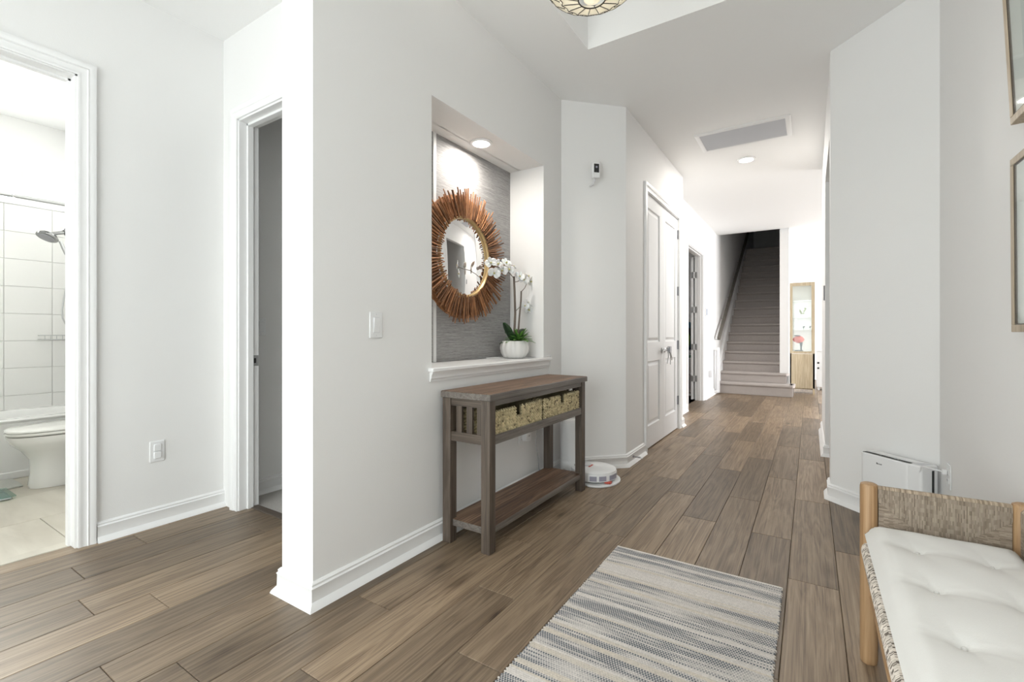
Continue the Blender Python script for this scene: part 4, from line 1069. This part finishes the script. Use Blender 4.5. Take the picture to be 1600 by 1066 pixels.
# ---- art on the right wall
def art(y0, y1, z0, z1, lean, label):
    t = thing('picture_frame', (.555, (y0 + y1) / 2, z0), label, 'picture')
    L = y1 - y0; Hh = z1 - z0
    m = Matrix.Translation((.556, y1, z0)) @ Matrix.Rotation(-lean, 4, 'Y') @ frame4((0, 0, 0), (0, -1, 0))
    fw, fd = .022, .032
    b = MB()
    for x0, x1, a, c in ((0, L, 0, fw), (0, L, Hh - fw, Hh), (0, fw, fw, Hh - fw), (L - fw, L, fw, Hh - fw)): b.box(x0, x1, -fd, 0, a, c, m)
    b.build('frame', 'frameoak', t, bevel=.0015)
    b = MB(); g = fw + .003
    for x0, x1, a, c in ((fw, L - fw, fw, g), (fw, L - fw, Hh - g, Hh - fw), (fw, g, g, Hh - g), (L - g, L - fw, g, Hh - g)): b.box(x0, x1, -fd + .002, -.016, a, c, m)
    b.build('inner_lip', 'framedark', t)
    MB().box(g, L - g, -.024, -.017, g, Hh - g, m).build('mat_board', 'paper', t)
    MB().box(.11, L - .11, -.0250, -.024, .11, Hh - .11, m).build('art_print', 'print', t)
    MB().box(g, L - g, -.029, -.027, g, Hh - g, m).build('glass_pane', 'glass', t)
art(1.55, 2.055, 1.72, 2.285, .045, 'pale wood framed picture hung above the other on the right wall')
art(1.55, 2.047, 1.076, 1.609, .006, 'pale wood framed picture hung below the other above the bench')

# ---- thermostat pad and plug-ins on the hall wall
t = thing('wall_keypad', (LX, 8.16, 1.36), 'slim white keypad with blue screen beside the far doorway', 'keypad')
MB().box(LX, LX + .02, 8.12, 8.19, 1.36, 1.50).build('case', 'plastic', t, bevel=.004); MB().box(LX + .0195, LX + .0215, 8.128, 8.182, 1.38, 1.485).build('screen', 'screen', t)
t = thing('plug_in_freshener', (LX, 8.47, .33), 'white plug in freshener low on the wall beside the stairs', 'air freshener')
MB().box(LX, LX + .05, 8.44, 8.51, .33, .45).build('body', 'plasticgrey', t, bevel=.01); MB().box(LX + .05, LX + .058, 8.455, 8.495, .36, .42).build('vent_face', 'plastic', t)
t = thing('night_light', (LX + .02, 5.95, .12), 'pale plug in night light low in the closet recess', 'night light')
MB().box(AX - .07, AX - .01, 5.641, 5.69, .14, .26).build('body', 'plasticgrey', t, bevel=.01); MB().box(AX - .06, AX - .02, 5.69, 5.70, .17, .24).build('lens', 'plastic', t)

# ---- things seen through the far doorway
def at(u, v, x): return Vector(atx(u, v, x))
SHX = -1.86
def lump(name, c, rx, ry, rz, mat, label, cat, parts=()):
    t = thing(name, (c.x, c.y, c.z - rz), label, cat)
    rings = []
    for i in range(9):
        a = -PI / 2 + PI * i / 8; k = math.cos(a) ** .5 if 0 < i < 8 else .05
        rings.append([Vector((c.x + rx * k * math.copysign(abs(math.cos(q)) ** .7, math.cos(q)), c.y + ry * k * math.copysign(abs(math.sin(q)) ** .7, math.sin(q)), c.z + rz * math.sin(a))) for q in [2 * PI * j / 16 for j in range(16)]])
    MB().loft(rings).build('body', mat, t)
    for nm, f, mt_ in parts:
        b = MB(); f(b, c); b.build(nm, mt_, t)
    return t
rk = thing('storage_rack', (-2.0, 8.55, 0), 'slim white open rack behind the far doorway', 'rack')
for z in (.02, .395, .66, .77): MB().box(-2.15, -1.70, 8.40, 8.72, z - .012, z).build('shelf', 'trim', rk)
for x in (-2.15, -1.72):
    for y in (8.40, 8.70): MB().box(x, x + .02, y, y + .02, 0, 1.25).build('upright', 'trim', rk)
lump('backpack', Vector((-1.90, 8.50, .965)), .13, .09, .19, 'green', 'lime green backpack on the rack behind the far doorway', 'backpack',
     [('pocket', lambda b, c: b.box(c.x - .06, c.x + .06, c.y - .12, c.y - .07, c.z - .15, c.z - .02), 'green'), ('strap', lambda b, c: b.tube([c + Vector((.03, -.02, .17)), c + Vector((.06, -.04, .25)), c + Vector((-.02, -.02, .24)), c + Vector((-.04, 0, .17))], .012, 6), 'teal')])
lump('dark_bag', Vector((-1.85, 8.655, 1.035)), .12, .04, .26, 'teal', 'dark blue bag hanging behind the lime backpack', 'bag', [('flap', lambda b, c: b.box(c.x - .08, c.x + .08, c.y - .065, c.y - .04, c.z, c.z + .14), 'black')])
t = thing('toy_box', (-1.93, 8.52, .66), 'green and white storage box under the lime backpack', 'box')
MB().box(-2.1, -1.74, 8.42, 8.68, .66, .73).build('lid', 'plasticgrey', t, bevel=.01); MB().box(-2.1, -1.74, 8.42, 8.68, .66, .705).build('side', 'dgreen', t)
t = thing('orange_bin', (-1.93, 8.53, .13), 'tall orange plastic bin on the rack behind the far doorway', 'bin')
MB().lathe([(.10, .02), (.14, .36), (.148, .365), (.148, .38), (.12, .38)], 24, (-1.93, 8.53, 0)).build('bin_body', 'orange', t)
MB().box(-2.0, -1.86, 8.385, 8.40, .10, .20).build('bin_label', 'purple', t)

# ================================================================== FAR LIVING ROOM
cbn = thing('display_cabinet', (-.17, 9.95, 0), 'tall pale oak display cabinet with glass door beyond the stairs', 'cabinet')
qx0, qx1, qy0, qy1 = -.318, .068, 9.78, 10.14
b = MB()
for x0, x1 in ((qx0, qx0 + .05), (qx1 - .05, qx1)): b.box(x0, x1, qy0, qy0 + .03, .72, 1.99)
b.box(qx0 + .05, qx1 - .05, qy0, qy0 + .03, 1.93, 1.99); b.box(qx0 + .05, qx1 - .05, qy0, qy0 + .03, .72, .76)
b.build('door_frame', 'oak', cbn); MB().box(qx0 + .05, qx1 - .05, qy0 + .012, qy0 + .016, .76, 1.93).build('door_glass', 'glass', cbn)
MB().box(qx0 + .03, qx1 - .03, qy0, qy0 + .03, .10, .715).build('lower_door', 'oak', cbn, bevel=.003)
b = MB()
for x in (qx0, qx1 - .03):
    for y in (qy0, qy1 - .03): b.box(x, x + .03, y + .03 * (y == qy0), y + .03, 0.0, 1.98)
b.box(qx0, qx0 + .025, qy0 + .03, qy1, .08, .74); b.box(qx1 - .025, qx1, qy0 + .03, qy1, .08, .74); b.box(qx0, qx1, qy0 + .03, qy1, 1.96, 1.99); b.box(qx0, qx1, qy0 + .03, qy1, .08, .10); b.box(qx0, qx1, qy0 + .03, qy1, .73, .75)
b.build('carcass', 'oak', cbn)
MB().box(qx0 + .01, qx1 - .01, qy1 - .01, qy1, .75, 1.96).build('back_panel', 'paper', cbn)
for x in (qx0, qx1 - .03): MB().box(x, x + .03, qy0 + .0, qy0 + .03, 0, .10).build('foot', 'oak', cbn)
for z in (1.14, 1.36, 1.66): MB().box(qx0 + .02, qx1 - .02, qy0 + .04, qy1 - .02, z, z + .012).build('shelf', 'paper', cbn)
# cabinet contents
t = thing('potted_fern', (-.10, 9.96, 1.372), 'small green potted plant on a display cabinet shelf', 'plant')
MB().lathe([(.03, 0), (.04, .06), (.036, .06)], 16, (-.11, 9.95, 1.372)).build('pot', 'plastic', t)
b = MB()
for i in range(14):
    a = i * 2.4; r = .03 + .05 * R.random(); z = 1.44 + .10 * R.random()
    c = Vector((-.11 + r * math.cos(a), 9.95 + r * math.sin(a), z)); b.lathe([(.002, -.016), (.014, 0), (.002, .016)], 6, c, sy=.6)
    b.tube([(-.11, 9.95, 1.43), c], .0025, 4)
b.build('foliage', 'bud', t)
t = thing('red_vase', (-.19, 9.95, .752), 'red and black figurine standing low in the display cabinet', 'figurine')
MB().box(-.24, -.11, 9.92, 9.99, .752, .775).build('base', 'black', t, bevel=.004)
MB().lathe([(.012, 0), (.018, .10), (.03, .14)], 14, (-.14, 9.95, .775)).build('stand', 'black', t)
MB().lathe([(.02, 0), (.07, .03), (.085, .07), (.05, .12), (.02, .13)], 20, (-.18, 9.95, .905), sx=1.1, sy=.7).build('body', 'red', t)
MB().lathe([(.04, 0), (.055, .01), (.03, .02)], 14, (-.20, 9.95, 1.03)).build('cap', 'black', t)
t = thing('white_sculpture', (-.24, 10.03, 1.152), 'small curved white ornament inside the display cabinet', 'ornament')
MB().tube([(-.24, 10.03, 1.152), (-.235, 10.03, 1.22), (-.22, 10.03, 1.30), (-.23, 10.03, 1.352)], [.025, .015, .02, .012], 10).build('curve', 'plastic', t)
MB().lathe([(.032, 0), (.032, .012)], 16, (-.24, 10.03, 1.152)).build('base', 'plastic', t)
t.location = t.location
for i, (x, z) in enumerate(((-.10, 1.152), (.0, 1.152))):
    t = thing('black_bird_figure', (x, 9.95, z), ('small black bird figure on the display cabinet shelf beside the white ornament', 'small black bird figure on the display cabinet shelf by the cabinet side')[i], 'figurine')
    MB().lathe([(.002, -.02), (.014, -.008), (.016, .004), (.002, .022)], 10, M4=frame4((x, 9.95, z + .045), (0, 0, 1), (1, 0, .3))).build('body', 'black', t)
    MB().tube([(x, 9.95, z), (x, 9.95, z + .04)], .004, 6).build('leg', 'black', t)
# low white sideboard with black knobs beside it
sb = thing('white_sideboard', (.33, 10.6, 0), 'low white sideboard with small black knobs beyond the display cabinet', 'sideboard')
MB().box(.10, .55, 10.6, 11.0, .06, .74).build('body', 'door', sb, bevel=.004); MB().box(.09, .56, 10.58, 11.02, .74, .765).build('top', 'trim', sb, bevel=.004)
for z in (.42, .52): MB().lathe([(.010, 0), (.018, .012), (.012, .022), (.002, .024)], 12, M4=frame4((.13, 10.6, z), (1, 0, 0), (0, -1, 0))).build('knob', 'black', sb)
for x in (.12, .51): MB().box(x, x + .03, 10.62, 10.65, 0, .06).build('foot', 'door', sb)
ht = bpy.data.objects['wall_hall_right']
MB().box(.104, .111, 4.98, 5.03, 1.37, 1.50).build('hinge_plate', 'hinge', ht); MB().tube([(.104, 4.98, 1.37), (.104, 4.98, 1.50)], .006, 8).build('hinge_barrel', 'hinge', ht)

# ================================================================== BATHROOM
# tiled tub surround (each tile a part)
wt = struct(MB().box(-5.655, -5.612, -1.2, 1.5, .42, 2.165).build('wall_tub_surround', 'grout'), 'white tiled wall behind the bathtub')
TW, TH = .292, .2285
for i in range(-8, 3):
    for j in range(8):
        y0, z0 = .962 + i * TW, 2.155 - (j + 1) * TH
        y1, z1 = min(y0 + TW, 1.49), z0 + TH
        y0 = max(y0, -1.2); z0 = max(z0, .43)
        if y1 - y0 > .01: MB().box(-5.613, -5.606, y0 + .0015, y1 - .0015, z0 + .0015, z1 - .0015).build('tile', 'walltile', wt, bevel=.0015, seg=1)
struct(MB().box(-5.656, -5.600, -1.2, 1.5, 2.156, 2.172).build('trim_tile_cap', 'trim', bevel=.003), 'white cap strip over the tub tiles')
wn = sempty('window_2', (-5.66, .47, 2.17), 'small bright window above the tub')
b = MB(); y0, y1, z0, z1 = -.14, 1.08, 2.175, 2.50
for a, c, e, f in ((y0, y1, z0, z0 + .04), (y0, y1, z1 - .04, z1), (y0, y0 + .045, z0 + .04, z1 - .04), (y1 - .045, y1, z0 + .04, z1 - .04)): b.box(-5.72, -5.665, a, c, e, f)
b.build('window_frame', 'trim', wn); MB().box(-5.70, -5.695, y0 + .045, y1 - .045, z0 + .04, z1 - .04).build('pane', 'glass', wn)
tb = thing('bathtub', (-5.3, .2, 0), 'white alcove bathtub behind the toilet', 'bathtub')
b = MB(); bx0, bx1, by0, by1, bz = -5.605, -4.95, -1.15, 1.495, .44
b.box(bx1 - .03, bx1, by0, by1, .04, bz - .03); b.box(bx1 - .012, bx1 + .010, by0, by1, 0, .055); b.build('apron', 'tub', tb, bevel=.006)
def oval(cx_, cy_, rx, ry, z, n=32, p=.5): return [Vector((cx_ + rx * math.copysign(abs(math.cos(a)) ** p, math.cos(a)), cy_ + ry * math.copysign(abs(math.sin(a)) ** p, math.sin(a)), z)) for a in [2 * PI * q / n for q in range(n)]]
cxx, cyy = (bx0 + bx1) / 2, (by0 + by1) / 2
hx, hy = (bx1 - bx0) / 2, (by1 - by0) / 2
MB().loft([oval(cxx, cyy, hx, hy, bz - .03, p=.12), oval(cxx, cyy, hx + .008, hy, bz - .012, p=.12), oval(cxx, cyy, hx, hy, bz, p=.12), oval(cxx, cyy, hx - .07, hy - .09, bz, p=.35), oval(cxx, cyy, hx - .09, hy - .11, bz - .02, p=.35), oval(cxx, cyy, hx - .14, hy - .2, .10, p=.4), oval(cxx, cyy, .02, .3, .09, p=.5)], caps=False).build('basin', 'tub', tb)
rod = thing('shower_rod', (-4.93, .3, 2.08), 'chrome curtain rod above the bathtub', 'curtain rod')
MB().tube([(-4.93, -1.18, 2.087), (-4.93, 1.496, 2.087)], .013, 12).build('rod', 'chrome', rod)
MB().lathe([(.03, 0), (.03, .008), (.016, .02)], 16, M4=frame4((-4.93, 1.5, 2.087), (1, 0, 0), (0, -1, 0))).build('flange', 'chrome', rod)
# shower head with hose on the end wall
sx_ = -5.25
shd = thing('hand_shower', (sx_, 1.45, 1.85), 'dark chrome shower head with hand hose above the tub', 'shower head')
H0 = Vector(atx(104, 363, sx_)); H1 = Vector(atx(90, 372, sx_))
MB().tube([(sx_, 1.498, H0.z + .03), (sx_, 1.42, H0.z + .035), (sx_, 1.34, H0.z + .01), H0], .010, 8).build('arm', 'darkchrome', shd)
MB().lathe([(.018, -.03), (.024, -.01), (.024, .02), (.014, .03)], 16, M4=frame4(H0, (1, 0, 0), (0, -.3, 1))).build('diverter', 'darkchrome', shd)
hc = Vector(atx(74, 370, sx_)); ax = Vector((.25, -.45, -1)).normalized()
ux = ax.cross(Vector((1, 0, 0))).normalized()
MB().lathe([(.016, -.03), (.06, -.018), (.072, 0), (.070, .008), (.002, .010)], 28, M4=frame4(hc, ux, ax)).build('head', 'darkchrome', shd)
MB().lathe([(.050, .0095), (.048, .013), (.002, .013)], 24, M4=frame4(hc, ux, ax)).build('spray_face', 'hinge', shd)
MB().tube([hc - ax * .02, (hc + H0) / 2 + Vector((0, 0, .01)), H0], [.016, .014, .016], 10).build('neck', 'darkchrome', shd)
def hp(u, v, dx=0): return Vector(atx(u, v, sx_ + dx))
MB().tube([hp(94, 377), hp(99, 388), hp(103, 398)], [.010, .013, .009], 10).build('hand_wand', 'chrome', shd)
MB().tube([hp(103, 396), hp(106, 410), hp(105, 440), hp(100, 465), hp(97, 485), hp(98, 498), hp(103, 507), hp(110, 512), hp(118, 505)], .006, 8).build('hose', 'chrome', shd)
# wire shelf
wr = thing('wire_caddy', (-5.55, 1.3, 1.02), 'chrome wire shelf on the tub tiles', 'wire shelf')
for z in (1.022, 1.058): MB().tube([(-5.60, 1.165, z), (-5.50, 1.165, z), (-5.50, 1.46, z), (-5.60, 1.46, z)], .004, 6).build('rim_wire', 'chrome', wr)
for i in range(8): yy = 1.185 + i * .037; MB().tube([(-5.605, yy, 1.020), (-5.50, yy, 1.020), (-5.50, yy, 1.058)], .0022, 5).build('wire', 'chrome', wr)
# toilet
tcx = -4.555
tl_ = thing('toilet', (tcx, 1.15, 0), 'white porcelain toilet with closed lid in front of the bathtub', 'toilet')
def tsec(yf, yb, w, z, n=36, p=.75):
    cy_ = yb - w * .9; o = []
    for q in range(n):
        a = 2 * PI * q / n; c_, s_ = math.cos(a), math.sin(a)
        x = tcx + w * math.copysign(abs(c_) ** p, c_)
        ymid = (yf + yb) / 2 + .05; y = ymid + (s_ * (yb - ymid) if s_ > 0 else s_ * (ymid - yf))
        o.append(Vector((x, y, z)))
    return o
MB().loft([tsec(.90, 1.44, .118, 0), tsec(.895, 1.44, .122, .02), tsec(.905, 1.44, .115, .10), tsec(.90, 1.44, .118, .20), tsec(.86, 1.44, .150, .265), tsec(.81, 1.43, .178, .315), tsec(.795, 1.42, .185, .345), tsec(.79, 1.41, .186, .370), tsec(.80, 1.40, .17, .374)]).build('bowl', 'porcelain', tl_)
MB().loft([tsec(.79, 1.27, .186, .379), tsec(.785, 1.275, .190, .385), tsec(.785, 1.275, .190, .394), tsec(.79, 1.27, .187, .398)]).build('seat', 'porcelain', tl_)
MB().loft([tsec(.787, 1.275, .187, .401), tsec(.783, 1.28, .191, .406), tsec(.784, 1.28, .190, .414), tsec(.80, 1.27, .178, .422), tsec(.90, 1.20, .09, .427)]).build('lid', 'porcelain', tl_)
MB().prism(rrect(tcx - .20, tcx + .20, 1.295, 1.490, .03), .36, .775).build('tank', 'porcelain', tl_, bevel=.008)
MB().prism(rrect(tcx - .21, tcx + .21, 1.285, 1.495, .03), .776, .81).build('tank_lid', 'porcelain', tl_, bevel=.008)
MB().tube([(tcx + .15, 1.293, .70), (tcx + .15, 1.275, .70), (tcx + .09, 1.265, .685)], [.010, .010, .007], 8).build('flush_lever', 'chrome', tl_)
# small white cabinet beside it
sc_ = thing('bath_cabinet', (-4.27, 1.28, 0), 'small white panelled cabinet standing beside the toilet', 'cabinet')
MB().box(-4.33, -4.20, 1.075, 1.49, .035, .575).build('body', 'trim', sc_, bevel=.004)
b = MB()
for a, c, e, f in ((1.085, 1.48, .06, .10), (1.085, 1.48, .52, .565), (1.085, 1.125, .10, .52), (1.44, 1.48, .10, .52)): b.box(-4.201, -4.189, a, c, e, f)
b.build('door_rails', 'trim', sc_, bevel=.002); MB().box(-4.325, -4.205, 1.085, 1.48, 0, .035).build('plinth', 'trim', sc_)
# scale and mat
s_ = thing('bathroom_scale', (-4.45, .62, 0), 'aqua glass bathroom scale on the bathroom tiles', 'scale')
MB().box(-4.60, -4.33, .50, .80, .018, .026).build('glass_top', 'aqua', s_, bevel=.002); MB().box(-4.58, -4.35, .52, .78, .004, .018).build('base', 'plasticgrey', s_)
for x in (-4.57, -4.37):
    for y in (.53, .77): MB().lathe([(.012, 0), (.012, .006)], 10, (x, y, -.001)).build('foot', 'dark', s_)
tag(MB().box(-4.93, -4.64, .10, .89, -.0005, .012).build('bath_mat', 'mat', bevel=.004), 'grey fluffy bath mat in front of the bathtub', 'bath mat')
